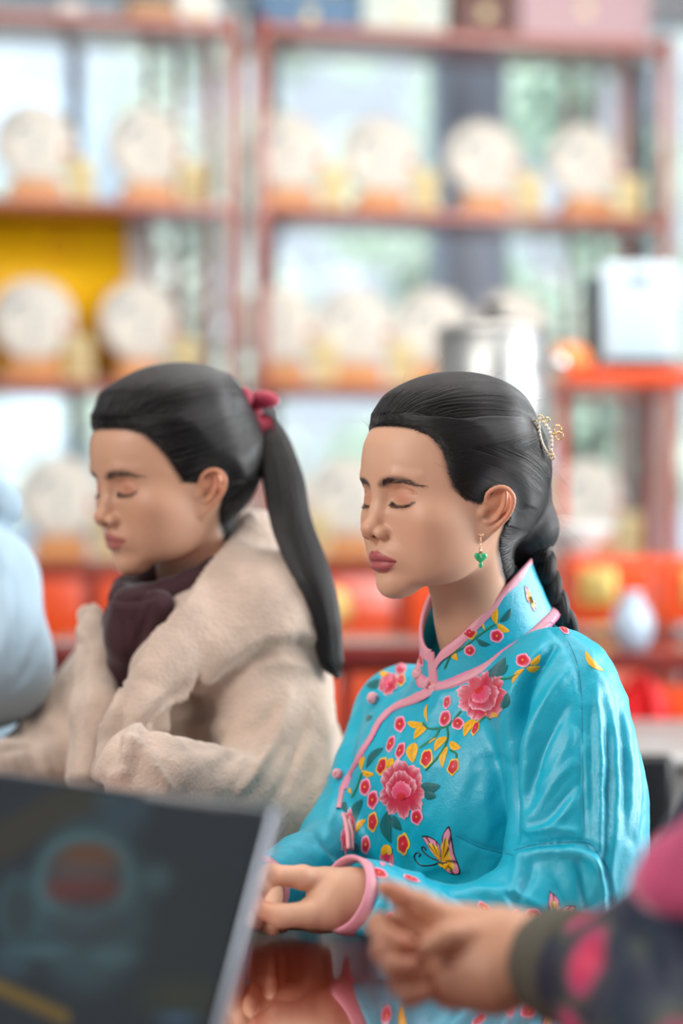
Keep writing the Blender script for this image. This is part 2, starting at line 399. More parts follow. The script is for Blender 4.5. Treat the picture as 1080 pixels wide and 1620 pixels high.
# gold framed panel behind the left bay
GOLDP = mat('gold_panel', srgb(255, 196, 0), .55, noise=(3, .10)); FRP = mat('pale_frame', srgb(212, 206, 202), .6)
gp = empty('framed_panel', sw(sp(20, .33), .31, ZR[2]), 'golden yellow framed panel with faint round seal behind tea cakes', 'picture')
a, b = sp(-260, .31), sp(236, .31); a2, b2 = a + .06, sp(202, .31); z0, z1 = ZR[2] + .002, sz(330, .4, .31)
sbox(MB(), a2, b2, .315, .325, z0 + .03, z1 - .035).build('panel', GOLDP, gp, smooth=False)
for q in ((a, b, z1 - .035, z1), (a, b, z0, z0 + .03), (a, a2, z0, z1), (b2, b, z0, z1)): sbox(MB(), q[0], q[1], .30, .33, q[2], q[3], .003).build('frame_rail', FRP, gp, smooth=False)
MB().lathe([(.030, .002), (.036, .002), (.036, -.001), (.030, -.001), (.030, .002)], sw(sp(95, .31), .314, sz(392, .4, .31)), 24, SM @ np.array(AX)).build('round_seal', mat('amber_print', srgb(196, 120, 10), .6), gp)
# boxes on top of the shelves
for nm, lb, x0, x1, h, c_, t0 in (('gift_box', 'tan gift box on top of the left bay', 205, 278, .06, (190, 150, 110), .06), ('gift_box', 'white round-edged gift box on the left bay beside the tan box', 282, 344, .10, (232, 232, 228), .05),
        ('gift_box', 'slate blue gift box on top of the right bay', 412, 568, .10, (92, 126, 158), .03), ('gift_box', 'pale green-white gift box right of the blue box', 574, 706, .16, (206, 216, 208), .05),
        ('gift_box', 'dark brown gift box on the right bay', 722, 815, .20, (110, 78, 74), .04), ('gift_box', 'large mauve gift box at the right end of the shelf', 822, 1028, .26, (188, 158, 164), .02), ('gift_box', 'small white gift box at the left picture edge on the top deck', 92, 130, .05, (225, 225, 225), .06)):
    s0, s1 = sp(x0, t0), sp(x1, t0); m = mat('box_%d' % x0, srgb(*c_), .6); o = sbox(MB(), s0, s1, t0, t0 + .22, ZR[0] + .001, ZR[0] + h * .62, .004).build(nm, m, None, smooth=False); tag(o, lb, 'box', 'gift boxes on the top deck')
    sbox(MB(), s0 - .003, s1 + .003, t0 - .003, t0 + .223, ZR[0] + h * .6, ZR[0] + h, .004).build('lid', m, o, smooth=False)
    if h > .09: MB().lathe([(0, .002), (.018, .001), (.019, -.001)], sw((s0 + s1) / 2, t0 - .003, ZR[0] + h * .35), 20, SM @ np.array(AX)).build('emblem', CARD, o)

# @@rack ------------------------------------------------------------------ things between the shelf and the people
def rackbox(mb, c, d, bev=.004): return mb.box(c, d, None, bev)
YR = 5.6
def rx(px, Y=YR): return (px - 540) / FPX * Y
def rz(py, Y=YR): return CAMZ - (py - 810) / FPX * Y
rk = empty('lacquer_rack', (rx(1000), YR + .2, 0), 'bright orange-red lacquer rack at the right, in front of the shelf', 'rack')
xa, xb = rx(893), rx(1180)
for x_ in (rx(1058), xb):
    for y_ in (YR, YR + .38): MB().box((x_, y_, rz(590) / 2), (.030, .03, rz(590)), None, .005).build('post', LAC, rk, smooth=False)
for y_ in (YR + .30,): MB().box((xa + .02, y_, rz(590) / 2), (.022, .03, rz(590)), None, .005).build('post', LACB, rk, smooth=False)
for py, th_ in ((583, .040), (880, .05)): MB().box(((xa + xb) / 2, YR + .19, rz(py) - th_ / 2), (xb - xa, .42, th_), None, .006).build('deck', LACB, rk, smooth=False)
for i in range(2):
    x0 = xa + (xb - xa) * i / 2 + .01; x1 = xa + (xb - xa) * (i + 1) / 2 - .01
    dr = MB().box(((x0 + x1) / 2, YR - .015, rz(940)), (x1 - x0, .03, .135), None, .006).build('drawer', LACB, rk, smooth=False)
    MB().box(((x0 + x1) / 2 - (.03 if i == 0 else .0), YR - .036, rz(925)), (.085, .008, .085), None, .012).build('brass_plate', BRASS, dr)
MB().box(((xa + xb) / 2, YR + .19, rz(1012)), (xb - xa, .40, .03), None, .004).build('lower_rail', LACD, rk, smooth=False)
MB().box(((xa + xb) / 2, YR + .30, .30), (xb - xa - .1, .02, .52), None, .004).build('back_panel', LACD, rk, smooth=False)
# white machine on the rack
WHM = mat('white_enamel', srgb(196, 214, 224), .3, coat=.4); BLM = mat('black_plastic', srgb(24, 26, 28), .3)
zt = rz(583)
wm = MB().box((rx(1015), YR + .18, zt + .128), (.185, .26, .250), None, .02).build('water_dispenser', WHM); tag(wm, 'pale blue-white box-shaped water dispenser on the orange lacquer rack', 'appliance')
MB().box((rx(1015), YR + .047, zt + .215), (.05, .006, .012), None, .003).build('control_panel', BLM, wm, smooth=False); MB().box((rx(1015), YR + .03, zt + .016), (.16, .08, .012), None, .003).build('drip_tray', BLM, wm, smooth=False)
bs = MB().box((rx(940), YR + .10, zt + .11), (.026, .12, .215), None, .004).build('tablet', BLM, None); tag(bs, 'narrow black upright tablet standing left of the white dispenser', 'tablet')
MB().box((rx(940) - .0145, YR + .10, zt + .11), (.002, .10, .19), None, .0005).build('screen', mat('dark_glass', (.01, .012, .014), .05), bs, smooth=False)
orn = MB().lathe([(0, 0), (.05, 0), (.055, .02), (.040, .05), (.02, .06), (0, .062)], (rx(905), YR + .05, zt), 24).build('tea_caddy', mat('amber_glaze', srgb(236, 130, 40), .15, coat=.8)); tag(orn, 'small amber glazed tea caddy at the left end of the orange rack', 'caddy')
# steel boiler on a stand
STEEL = mat('brushed_steel', srgb(190, 190, 186), .32, .85, aniso=.5)
YB = 5.1; xc = rx(785, YB); zb0 = rz(712, YB)
bo = MB().lathe([(0, 0), (.118, 0), (.124, .01), (.124, .235), (.120, .245), (.127, .250), (.124, .262), (.09, .275), (.02, .285), (0, .286)], (xc, YB + .1, zb0), 40).build('tea_boiler', STEEL); tag(bo, 'grey brushed steel tea boiler behind the head in turquoise', 'boiler')
MB().lathe([(0, .286), (.012, .286), (.014, .30), (.022, .308), (.018, .318), (0, .32)], (xc, YB + .1, zb0), 20).build('lid_knob', BLM, bo)
tp = MB(); tp.tube([(xc + .115, YB + .02, rz(585, YB)), (xc + .135, YB - .01, rz(583, YB)), (xc + .145, YB - .02, rz(578, YB))], .008, 10); tp.ball((xc + .132, YB - .02, rz(575, YB)), .017, 10); tp.build('tap', mat('chrome', (.9, .92, .93), .08, 1), bo)  # chrome ball added on the tap to throw a bright blurred glint
sd_ = empty('side_stand', (xc, YB + .1, 0), 'red lacquer stand under the steel boiler, mostly hidden behind the woman', 'stand')
MB().box((xc, YB + .1, zb0 - .02), (.20, .24, .036), None, .006).build('top', LACB, sd_, smooth=False)
for dx in (-.085, .085):
    for dy in (-.1, .1): MB().box((xc + dx, YB + .1 + dy, (zb0 - .04) / 2), (.03, .03, zb0 - .04), None, .004).build('leg', LACD, sd_, smooth=False)
# white porcelain bowl and jar on the rack's lower deck
PORC = mat('white_porcelain', srgb(238, 238, 234), .15, coat=.5)
pb = MB().lathe([(0, 0), (.035, 0), (.04, .01), (.085, .05), (.09, .075), (.084, .075), (.075, .05), (0, .018)], (rx(915), YR + .05, rz(880) + .001), 32).build('porcelain_bowl', PORC); tag(pb, 'white porcelain bowl on the lower deck of the orange rack', 'bowl')
jar = MB().lathe([(0, 0), (.03, 0), (.042, .03), (.045, .06), (.03, .095), (.018, .11), (.024, .12), (0, .122)], (rx(1000, 5.0), 5.0, rz(1028, 5.0)), 28).build('porcelain_jar', mat('pale_blue_glaze', srgb(176, 196, 214), .12, coat=.8)); tag(jar, 'pale blue porcelain jar on the low dark red bench', 'jar')
bench = empty('bench', (rx(1010, 5.0), 5.1, 0), 'low dark red lacquer bench under the blue jar', 'bench')
zq = rz(1028, 5.0); MB().box((rx(1010, 5.0), 5.12, zq - .021), (.36, .34, .04), None, .006).build('seat', LACD, bench, smooth=False)
for dx in (-.15, .15):
    for dy in (-.12, .12): MB().box((rx(1010, 5.0) + dx, 5.12 + dy, (zq - .04) / 2), (.05, .05, zq - .042), None, .006).build('leg', LACD, bench, smooth=False)
MB().box((rx(1010, 5.0), 4.99, zq - .12), (.30, .02, .10), None, .004).build('apron', LACB, bench, smooth=False)
# red cloth hanging from the bench edge
rc = MB(); n = 14; X0 = rx(1012, 4.93); rows = []
for j in range(12):
    v = j / 11; rows.append([(X0 + (u - .5) * (.03 + .10 * math.sin(v * 2.4)), 4.90 + .012 * math.sin(u * 14 + v * 2), zq - .045 - v * .17 + .05 * abs(u - .45) * v) for u in np.linspace(0, 1, n)])
A = np.array(rows); i, j = np.meshgrid(np.arange(11), np.arange(n - 1), indexing='ij'); F = np.stack([i * n + j, i * n + j + 1, (i + 1) * n + j + 1, (i + 1) * n + j], -1).reshape(-1, 4)
A2_ = A + np.array([0, .004, 0]); rc.add(A.reshape(-1, 3), F); rc.add(A2_.reshape(-1, 3), F[:, ::-1]); o = rc.build('red_cloth', mat('scarlet_silk', srgb(226, 16, 22), .45, sheen=.6)); tag(o, 'scarlet silk cloth hanging from the bench', 'cloth')
# grey stone-topped table and dark chair at the right edge
STONE = mat('grey_stone', srgb(176, 174, 170), .35, noise=(8, .06)); WEDGE = mat('pale_edge', srgb(226, 224, 220), .3)
gt = empty('stone_table', (rx(1200, 4.0), 4.5, 0), 'pale grey stone-topped table at the right picture edge', 'table')
zg = rz(1195, 4.0); xg = rx(1006, 4.0)
MB().box((xg + .5, 4.35, zg - .010), (1.0, .7, .018), None, .003).build('tabletop', STONE, gt, smooth=False); MB().box((xg + .5, 3.995, zg - .006), (1.0, .012, .014), None, .003).build('edge_strip', WEDGE, gt, smooth=False)
MB().box((xg + .52, 4.35, (zg - .03) / 2), (.94, .6, zg - .03), None, .003).build('cabinet_body', STONE, gt, smooth=False)
ch = empty('chair', (rx(1030, 3.75), 3.75, 0), 'dark low-backed chair in front of the grey stone table', 'chair')
MB().box((rx(1032, 3.75), 3.78, rz(1262, 3.75)), (.075, .03, .13), None, .014).build('backrest', BLM, ch); MB().box((rx(1050, 3.75), 3.66, .44), (.30, .28, .05), None, .015).build('seat', BLM, ch)
for dx in (-.13, .13):
    for dy in (-.12, .12): MB().tube([(rx(1050, 3.75) + dx, 3.66 + dy, 0), (rx(1050, 3.75) + dx * .9, 3.66 + dy * .9, .42)], .014, 8).build('leg', BLM, ch)
MB().tube([(rx(1032, 3.75), 3.79, .46), (rx(1032, 3.75), 3.785, rz(1290, 3.75))], .012, 8).build('back_support', BLM, ch)
# long red bench-cabinet behind the women (stripe between them)
lc = empty('long_cabinet', (rx(560, 4.6), 4.75, 0), 'long dark red lacquer cabinet right behind the two women', 'cabinet')
zl = rz(1018, 4.6); xl0, xl1 = rx(60, 4.6), rx(880, 4.6)
MB().box(((xl0 + xl1) / 2, 4.78, zl - .018), (xl1 - xl0, .40, .036), None, .005).build('top', LACD, lc, smooth=False); MB().box(((xl0 + xl1) / 2, 4.80, (zl - .04) / 2), (xl1 - xl0 - .04, .34, zl - .04), None, .004).build('cabinet_body', LACD, lc, smooth=False)
for i in range(5):
    w = (xl1 - xl0 - .08) / 5; x_ = xl0 + .04 + w * (i + .5)
    dr = MB().box((x_, 4.622, zl - .12), (w - .02, .02, .13), None, .004).build('drawer', LACB, lc, smooth=False); MB().lathe([(0, .008), (.012, .006), (.014, 0)], (x_, 4.612, zl - .12), 16, np.array(AX)).build('knob', BRASS, dr)
    MB().box((x_, 4.622, (zl - .22) / 2 + .02), (w - .02, .02, zl - .30), None, .004).build('door', LACD, lc, smooth=False)
# @@head ---------------------------------------------------------------- heads
# head-local frame: x lateral, y forward (face), z up, origin midway between the ear canals, metres
def cur(z, Z, Vv):
    return np.interp(z, Z, Vv).astype(f32)
def smooth_table(Z, V, n=160, w=5):
    z = np.linspace(Z[0], Z[-1], n); v = np.interp(z, Z, V)
    k = np.ones(w) / w; v = np.convolve(np.pad(v, w // 2, 'edge'), k, 'valid'); return z, v
FZ = [-.094, -.087, -.081, -.074, -.065, -.056, -.046, -.035, -.022, -.008, .006, .02, .034, .045, .058, .075, .095, .115]
FF = [.048, .063, .0690, .0750, .0775, .0765, .0800, .0830, .0835, .0830, .0815, .0800, .0825, .0850, .0865, .0855, .0780, .055]
FW = [.006, .0145, .024, .033, .041, .047, .0505, .0540, .0590, .0630, .0655, .0660, .0645, .0630, .0628, .0625, .060, .052]
TF = smooth_table(FZ, FF); TW = smooth_table(FZ, FW)
def skull(P, p):
    """smooth head without features; also carries the hair"""
    x, y, z = P[:, 0], P[:, 1], P[:, 2]; ax = np.abs(x)
    cr = ell(P, (0, -.012, .046), (.0745, .097, .087))
    F = cur(z, *TF); Wd = cur(z, *TW) * p.get('wide', 1)
    yc = -.002
    n = 2.15
    fr = ((ax / Wd) ** n + (np.maximum(y - yc, 0) / (F - yc)) ** n + 1e-9) ** (1 / n) - 1
    d = fr * np.minimum(Wd, F - yc) * .82
    d = smax(d, -(y + .028), .02)
    zb = -.087 + np.clip(.070 - y, -.05, .2) * .56 + ax * ax * 3.0
    d = smax(d, (zb - z) * .85, .016)
    d = smax(d, z - .105, .03)
    return smin(cr, d, .022)
def ear(P, p):
    s = -1 if p.get('ear_side', -1) < 0 else 1
    A = np.array(p.get('ear_at', (.0750, -.001, .005)))
    x = P[:, 0]; sd = np.where(x < 0, -1, 1)
    Q = P.copy(); Q[:, 0] = np.abs(x)
    Q = Q - A.astype(f32)
    # ear frame: u back, w up, v outward (rotated out from the skull, top tipped back)
    M = rotm('Y', p.get('ear_flare', 12)) @ rotm('Z', p.get('ear_out', 30)) @ rotm('X', p.get('ear_tip', 12))
    q = Q @ M.astype(f32) / p.get('ear_size', 1)
    v, y, w = q[:, 0], q[:, 1], q[:, 2]
    q2 = np.stack([v, -y, w], 1)
    rim = [(-.001, -.004, .004), (.0015, -.0075, .012), (.003, -.0065, .021), (.004, .001, .0285), (.005, .010, .0295), (.0055, .0178, .024), (.005, .0205, .015),
           (.004, .0195, .004), (.002, .0155, -.007), (.000, .0105, -.016), (-.0015, .004, -.0245)]
    rim = spline(rim, 24)
    d = chain(q2, rim, np.linspace(.0022, .0030, 24) , .001)
    d = smin(d, ell(q2, (-.0015, .0015, -.0225), (.0038, .0078, .0095)), .005)
    pl = ell(q2, (-.0025, .0065, .006), (.0030, .0155, .0245))
    pl = smin(pl, ell(q2, (-.002, .003, -.012), (.0032, .009, .012)), .005)
    d = smin(d, pl, .0035)
    ah = spline([(.0015, .010, .024), (.003, .012, .017), (.0035, .0125, .009), (.003, .010, .000), (.002, .006, -.007), (.001, .001, -.0095)], 12)
    d = smin(d, chain(q2, ah, np.full(12, .0022), .001), .003)
    d = smax(d, -ell(q2, (.0035, .002, .0015), (.0065, .0062, .0088)), .003)
    d = smax(d, -chain(q2, spline([(.0042, .002, .024), (.0052, .0125, .0245), (.0050, .0165, .014), (.004, .0150, .003)], 8), np.full(8, .0016), .001), .002)
    d = smin(d, ell(q2, (.001, -.0065, -.0025), (.0032, .0038, .0055)), .003)
    d = smin(d, cone(q2, (-.006, .000, .008), (-.018, .002, .006), .009, .011), .006)
    return d * p.get('ear_size', 1)
def face(P, p):
    d = skull(P, p)
    Q = P.copy(); Q[:, 0] = np.abs(Q[:, 0])
    nz = p.get('nose', 1.0)
    # cheekbones, chin, muzzle
    d = smin(d, ell(Q, (.043, .046, -.004), (.020, .022, .018)), .022)
    d = smin(d, ell(Q, (.038, .024, -.036), (.022, .034, .028)), .03)
    d = smin(d, ell(Q, (0, .0575, -.068), (.017, .019, .0145)), .014)
    d = smin(d, ell(Q, (.0, .0580, -.039), (.027, .0270, .020)), .012)
    # eye sockets
    d = smax(d, -ell(Q, (.0315, .0965, .0215), (.0175, .0215, .0125)), .014)
    d = smax(d, -ell(Q, (.0155, .0915, .0215), (.0065, .011, .012)), .010)
    # brow
    d = smin(d, chain(Q, [(.012, .0800, .0385), (.026, .0785, .0425), (.044, .0655, .0410)], [.0045, .0048, .0035], .006), .009)
    # eyeballs under closed lids
    d = smin(d, ell(Q, (.0300, .0628, .0190), (.0158, .0135, .0118)), .0045)
    # crease above the lid, lash line, under-eye fold
    cr = spline([(.0165, .0780, .0200), (.023, .0795, .0265), (.031, .0785, .0285), (.0405, .0715, .0260), (.046, .065, .0215)], 12)
    d = smax(d, -chain(Q, cr, np.full(12, .0010), .0008), .0030)
    ll = spline([(.0150, .0765, .0150), (.0215, .0775, .0118), (.030, .0765, .0108), (.0385, .0715, .0118), (.0455, .0650, .0150)], 12)
    d = smax(d, -chain(Q, ll, np.full(12, .0008), .0006), .0018)
    # nose
    b = chain(Q, [(0, .0785, .036), (0, .0800, .022), (0, .0858, .006), (0, .0925, -.0085)], [.0075, .0058, .0062, .0070], .006)
    d = smin(d, b, .010)
    d = smin(d, ell(Q, (0, .0942, -.0120), (.0092, .0098, .0076)), .007)
    d = smin(d, ell(Q, (.0118 * nz, .0868, -.0168), (.0058, .0090, .0066)), .0048)
    d = smin(d, chain(Q, [(0, .0960, -.0178), (0, .0870, -.0240)], [.0034, .0036], .003), .003)
    d = smax(d, -chain(Q, [(.0058, .0960, -.0226), (.0068, .0905, -.0193), (.0068, .086, -.012)], [.0016, .0026, .002], .002), .0018)
    al = spline([(.0170 * nz, .0895, -.0100), (.0188 * nz, .0845, -.0168), (.0170 * nz, .0820, -.0228)], 8)
    d = smax(d, -chain(Q, al, np.full(8, .0006), .0006), .003)
    # philtrum and lips
    d = smax(d, -chain(Q, [(0, .0915, -.026), (0, .0915, -.034)], [.0012, .0020], .002), .003)
    up = spline([(0.0000, 0.0860, -0.0390), (0.0040, 0.0865, -0.0378), (0.0099, 0.0839, -0.0392), (0.0161, 0.0790, -0.0415), (0.0214, 0.0727, -0.0430)], 12)
    lk = p.get('lip_k', 1); up[:, 2] += p.get('lip_z', 0)
    d = smin(d, chain(Q, up, lk * np.interp(np.linspace(0, 1, 12), [0, .25, .6, 1], [.0030, .0036, .0028, .0012]), .003), .0030)
    lo_ = spline([(0.0000, 0.0835, -0.0500), (0.0072, 0.0820, -0.0498), (0.0133, 0.0790, -0.0480), (0.0201, 0.0731, -0.0445)], 12)
    lo_[:, 2] += p.get('lip_z', 0) + .0022 * (1 - lk)
    d = smin(d, chain(Q, lo_, lk * np.interp(np.linspace(0, 1, 12), [0, .3, .7, 1], [.0052, .0050, .0036, .0012]), .003), .0030)
    ml = spline([(0.0000, 0.0920, -0.0440), (0.0044, 0.0910, -0.0432), (0.0106, 0.0875, -0.0438), (0.0169, 0.0816, -0.0445), (0.0227, 0.0742, -0.0442)], 14)
    ml[:, 2] += p.get('lip_z', 0)
    d = smax(d, -chain(Q, ml, np.full(14, .0006), .0006), .0018)
    d = smax(d, -ell(Q, (0, .0870, -.0590), (.016, .006, .0040)), .007)
    return d
LIP = (.40, .075, .085)
def head_sdf(p):
    def fn(P):
        d = face(P, p)
        nk = p['neck']                                  # local polyline, radii
        n = chain(P, nk[0], nk[1], .02)
        d = smin(d, n, .012)
        sid = P[:, 1] < .03
        if sid.any():
            e = np.full(len(P), 1., f32); near = (np.abs(P[:, 0]) > .045) & (P[:, 1] < .03) & (P[:, 1] > -.07) & (np.abs(P[:, 2]) < .06)
            if near.any(): e[near] = ear(P[near], p)
            d = np.where(near, smin(d, e, .004), d)
        return d
    return fn
def blend(c, c2, w): return c + (np.asarray(c2) - c) * np.clip(w, 0, 1)[:, None]
def head_colors(V, p):
    x, y, z = V[:, 0], V[:, 1], V[:, 2]; Q = V.copy(); Q[:, 0] = np.abs(x)
    base = np.array(p['skin']); c = np.tile(base, (len(V), 1))
    Q2 = Q.astype(f32).copy(); Q2[:, 1] = 0
    def flat(pts): pts = np.array(pts); pts[:, 1] = 0; return pts
    def near(pts, r, s):
        return 1 - sstep(chain(Q2, flat(pts), np.full(len(pts), .0), .001), r, r + s)
    # soft blush, redder lids and ears
    c = blend(c, base * (1.03, .80, .76), .30 * np.exp(-((Q[:, 0] - .044) ** 2 / .0004 + (y - .056) ** 2 / .0008 + (z + .010) ** 2 / .0005)))
    c = blend(c, base * (1.0, .78, .72), .45 * np.exp(-(x ** 2 / .0002 + (y - .103) ** 2 / .0003 + (z + .013) ** 2 / .0002)))
    lid = np.exp(-((Q[:, 0] - .031) ** 2 / .00022 + (z - .0195) ** 2 / .00007)) * (y > .05)
    c = blend(c, base * (.84, .56, .50), .75 * lid)
    er = sstep(Q[:, 0], .072, .080) * (y < .03) * (y > -.06)
    c = blend(c, base * (1.05, .70, .58), .6 * er)
    # lips
    up = spline([(0.0000, 0.0890, -0.0395), (0.0040, 0.0900, -0.0385), (0.0099, 0.0864, -0.0400), (0.0161, 0.0805, -0.0422), (0.0218, 0.0737, -0.0436)], 14)
    lk = p.get('lip_k', 1); lz = p.get('lip_z', 0); up[:, 2] += lz
    rr = lk * np.interp(np.linspace(0, 1, 14), [0, .25, .6, 1], [.0034, .0044, .0030, .0006])
    d1 = chain(Q2, flat(up), rr, .001)
    lo_ = spline([(0.0000, 0.0885, -0.0500), (0.0072, 0.0870, -0.0495), (0.0133, 0.0825, -0.0478), (0.0208, 0.0742, -0.0447)], 14)
    lo_[:, 2] += lz + .003 * (1 - lk)
    rl = lk * np.interp(np.linspace(0, 1, 14), [0, .3, .7, 1], [.0058, .0054, .0040, .0006])
    d2 = chain(Q2, flat(lo_), rl, .001)
    lw = 1 - sstep(np.minimum(d1, d2), .0004, .0018)
    c = blend(c, p.get('lip', LIP), lw * (y > .06) * .92)
    ml = spline([(0.0000, 0.0920, -0.0440), (0.0044, 0.0910, -0.0432), (0.0106, 0.0875, -0.0438), (0.0169, 0.0816, -0.0445), (0.0227, 0.0742, -0.0442)], 14)
    ml[:, 2] += lz
    c = blend(c, (.20, .03, .035), near(ml, .0002, .0011) * .8 * (y > .06))
    # nostrils
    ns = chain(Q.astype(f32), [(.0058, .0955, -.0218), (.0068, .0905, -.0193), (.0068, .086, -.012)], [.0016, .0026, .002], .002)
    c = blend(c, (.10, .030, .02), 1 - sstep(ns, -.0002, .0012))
    # lash line and brows (the hairs themselves are strands on top)
    ll = spline([(.0150, .0765, .0150), (.0215, .0775, .0118), (.030, .0765, .0108), (.0385, .0715, .0118), (.0455, .0650, .0150)], 12)
    c = blend(c, (.045, .028, .022), near(ll, .0005, .0013) * .92 * (y > .05))
    br = BROW(p); cc = chain(Q2, flat(br), np.interp(np.linspace(0, 1, len(br)), [0, .2, .7, 1], [.0018, .0030, .0022, .0004]), .001)
    c = blend(c, (.085, .060, .048), (1 - sstep(cc, -.0012, .0030)) * .7 * (y > .03))
    # scalp shade under the hairline: skin seen between the roots
    s = np.where(z > -.088, hair_field(V, p), -1)
    eb = ear(V.astype(f32), p) if len(V) else 0
    c = blend(c, (.022, .018, .016), sstep(s, -.006, .005) * .95 * sstep(eb, .0, .003))
    return c
def BROW(p):
    return spline(p.get('brow', [(.0100, .085, .0330), (.018, .086, .0362), (.028, .0820, .0382), (.040, .0725, .0370), (.0480, .059, .0325)]), 14)
def hair_field(V, p):
    """>0 where hair grows: distance behind the hairline"""
    x, y, z = V[:, 0], V[:, 1], V[:, 2]
    Z, Y = p['hairline']
    yh = np.interp(z, Z, Y)
    s = yh - y
    mid = np.abs(x) / .075
    if 'part' in p: s = s + p['part'](x, y, z)
    else: s = s + .012 * sstep(1 - mid, .2, .9) * sstep(z, .06, .09)
    return s
def hair_thick(V, p):
    x, y, z = V[:, 0], V[:, 1], V[:, 2]
    s = hair_field(V, p) - .005
    t = np.clip(s / .05, 0, 1) ** .8
    top = sstep(z, .095, .140); back = sstep(-y, .0, .09)
    T = p['hair_base'] + p['hair_top'] * top + p['hair_back'] * back
    ed = np.sqrt((np.abs(x) - .078) ** 2 + (y + .010) ** 2 + (z - .006) ** 2)
    T = T * (.15 + .85 * sstep(ed, .026, .050))
    return np.where(s > 0, .0008 + T * t, -.004 * sstep(-s, 0, .006) + .0008 * (1 - sstep(-s, 0, .006)))
def hair_sdf(p):
    bun = p.get('bun')
    def fn(P):
        d = skull(P, p) * .95
        d = smin(d, ell(P, (0, -.014, .055), (.0740, .094, .078)), .015)
        if bun is not None: d = smin(d, bun(P), .015)
        d = smin(d, chain(P, p['neck'][0], p['neck'][1], .02) + .001, .012)
        d = d - hair_thick(P, p)
        if 'groove' in p: d = d + p['groove'](P)
        return d
    return fn
def strands(name, P, rad, m, parent, M=None, tip=.25):
    """P (n,k,3) -> one hair curves object"""
    n, k = P.shape[:2]
    hc = bpy.data.hair_curves.new(name); hc.add_curves([k] * n)
    hc.position_data.foreach_set('vector', np.ascontiguousarray(P, np.float32).ravel())
    rr = np.broadcast_to(np.asarray(rad, float).reshape(-1, 1), (n, k)) * np.interp(np.linspace(0, 1, k), [0, .1, .7, 1], [.6, 1, 1, tip])
    a = hc.attributes.get('radius') or hc.attributes.new('radius', 'FLOAT', 'POINT')
    a.data.foreach_set('value', rr.astype(np.float32).ravel())
    return link(name, hc, m, parent)
def trace(fn, P, target, steps, ds, lift, jit=.0):
    """walk along the surface fn=0 towards target(P)->dir ; returns (n,steps,3)"""
    out = []; P = P.astype(f32)
    for i in range(steps):
        d, g = grad(fn, P, .0008); g /= np.linalg.norm(g, axis=1)[:, None] + 1e-9
        P = P - (d - lift(i / (steps - 1)))[:, None] * g
        out.append(P.copy())
        D = target(P); D = D - (D * g).sum(1)[:, None] * g; D /= np.linalg.norm(D, axis=1)[:, None] + 1e-9
        P = (P + D * ds).astype(f32)
    return np.stack(out, 1)

SKIN = mat('skin', vcol=True, rough=.46, spec=.42, sub=.12, sub_r=(1, .4, .25), sub_s=.006, bump=(900, .10, .0004))
HAIRM = mat('black_hair', (.006, .0055, .0055), .5, spec=.12, bump=(60, .5, .0012, (1, .12, 1)))
HSTR = bpy.data.materials.new('hair_strand'); HSTR.use_nodes = True
_nt = HSTR.node_tree; _b = _nt.nodes['Principled BSDF']
_b.inputs['Base Color'].default_value = (.020, .017, .016, 1); _b.inputs['Roughness'].default_value = .33; _b.inputs['Specular IOR Level'].default_value = .55

def make_head(p, parent, h=.0015):
    """returns local->world matrix M (3x3) and origin"""
    f = np.array(p['fwd'], float); f /= np.linalg.norm(f)
    up = np.array([0, 0, 1.]); r = np.cross(f, up); r /= np.linalg.norm(r); u = np.cross(r, f)
    M = np.stack([r, f, u], 1)                         # columns
    M = M @ rotm('Y', p.get('roll', 0))
    O = np.array(p['origin']); k = p.get('scale', 1)
    toL = lambda P: (P - O) @ M / k
    toW = lambda P: P @ (M.T * k) + O
    p['toW'] = toW; p['toL'] = toL; p['M'] = M
    return toL, toW

# ---- the woman in turquoise
NB = pt(768, 1050, 2.60)                               # base of her neck
def dirv(yaw, pitch=0):                                # yaw 0 faces the camera, positive turns to picture left
    a, b = R(yaw), R(pitch); return np.array([-math.sin(a) * math.cos(b), -math.cos(a) * math.cos(b), -math.sin(b)])
PB = dict(fwd=dirv(56, 0), origin=pt(702, 818, 2.54), scale=1.0, roll=0, skin=(.64, .36, .232), wide=1.0, lip_k=.92, lip_z=-.0015,
          hairline=([-.10, -.075, -.06, -.03, -.012, .0, .009, .018, .030, .045, .066, .082, .093, .101, .12],
                    [-.066, -.060, -.046, -.034, -.030, -.028, -.020, .024, .038, .043, .047, .055, .066, .086, .2]),
          hair_base=.0050, hair_top=.0085, hair_back=.004)
toL, toW = make_head(PB, None)
nl = toL(NB); nl2 = toL(pt(756, 985, 2.58))
PB['neck'] = ([(0, -.022, -.028), tuple(nl2), tuple(nl)], [.046, .041, .047])

womanB = empty('person', pt(790, 1480, 2.62), 'woman with closed eyes and black braid, turquoise satin jacket embroidered with pink peonies', 'person')
def build_head(p, root, h=.0015, name='body'):
    fn = head_sdf(p)
    V, F = mesh_sdf(fn, (-.105, -.13, min(-.19, p['neck'][0][-1][2] - .02)), (.105, .125, .145), h, newton=2)
    c = head_colors(V, p)
    return p['toW'](V), F, c
bV, bF, bC = build_head(PB, womanB)
# @@hair ---------------------------------------------------------------- hair of the woman in turquoise
HSTR.node_tree.nodes.remove(_b)
_h = HSTR.node_tree.nodes.new('ShaderNodeBsdfHairPrincipled'); _h.model = 'CHIANG'; _h.parametrization = 'COLOR'
_h.inputs['Color'].default_value = (.007, .0062, .006, 1); _h.inputs['Roughness'].default_value = .25; _h.inputs['Radial Roughness'].default_value = .35
_h.inputs['Random Roughness'].default_value = .2
HSTR.node_tree.links.new(_h.outputs[0], HSTR.node_tree.nodes['Material Output'].inputs[0])

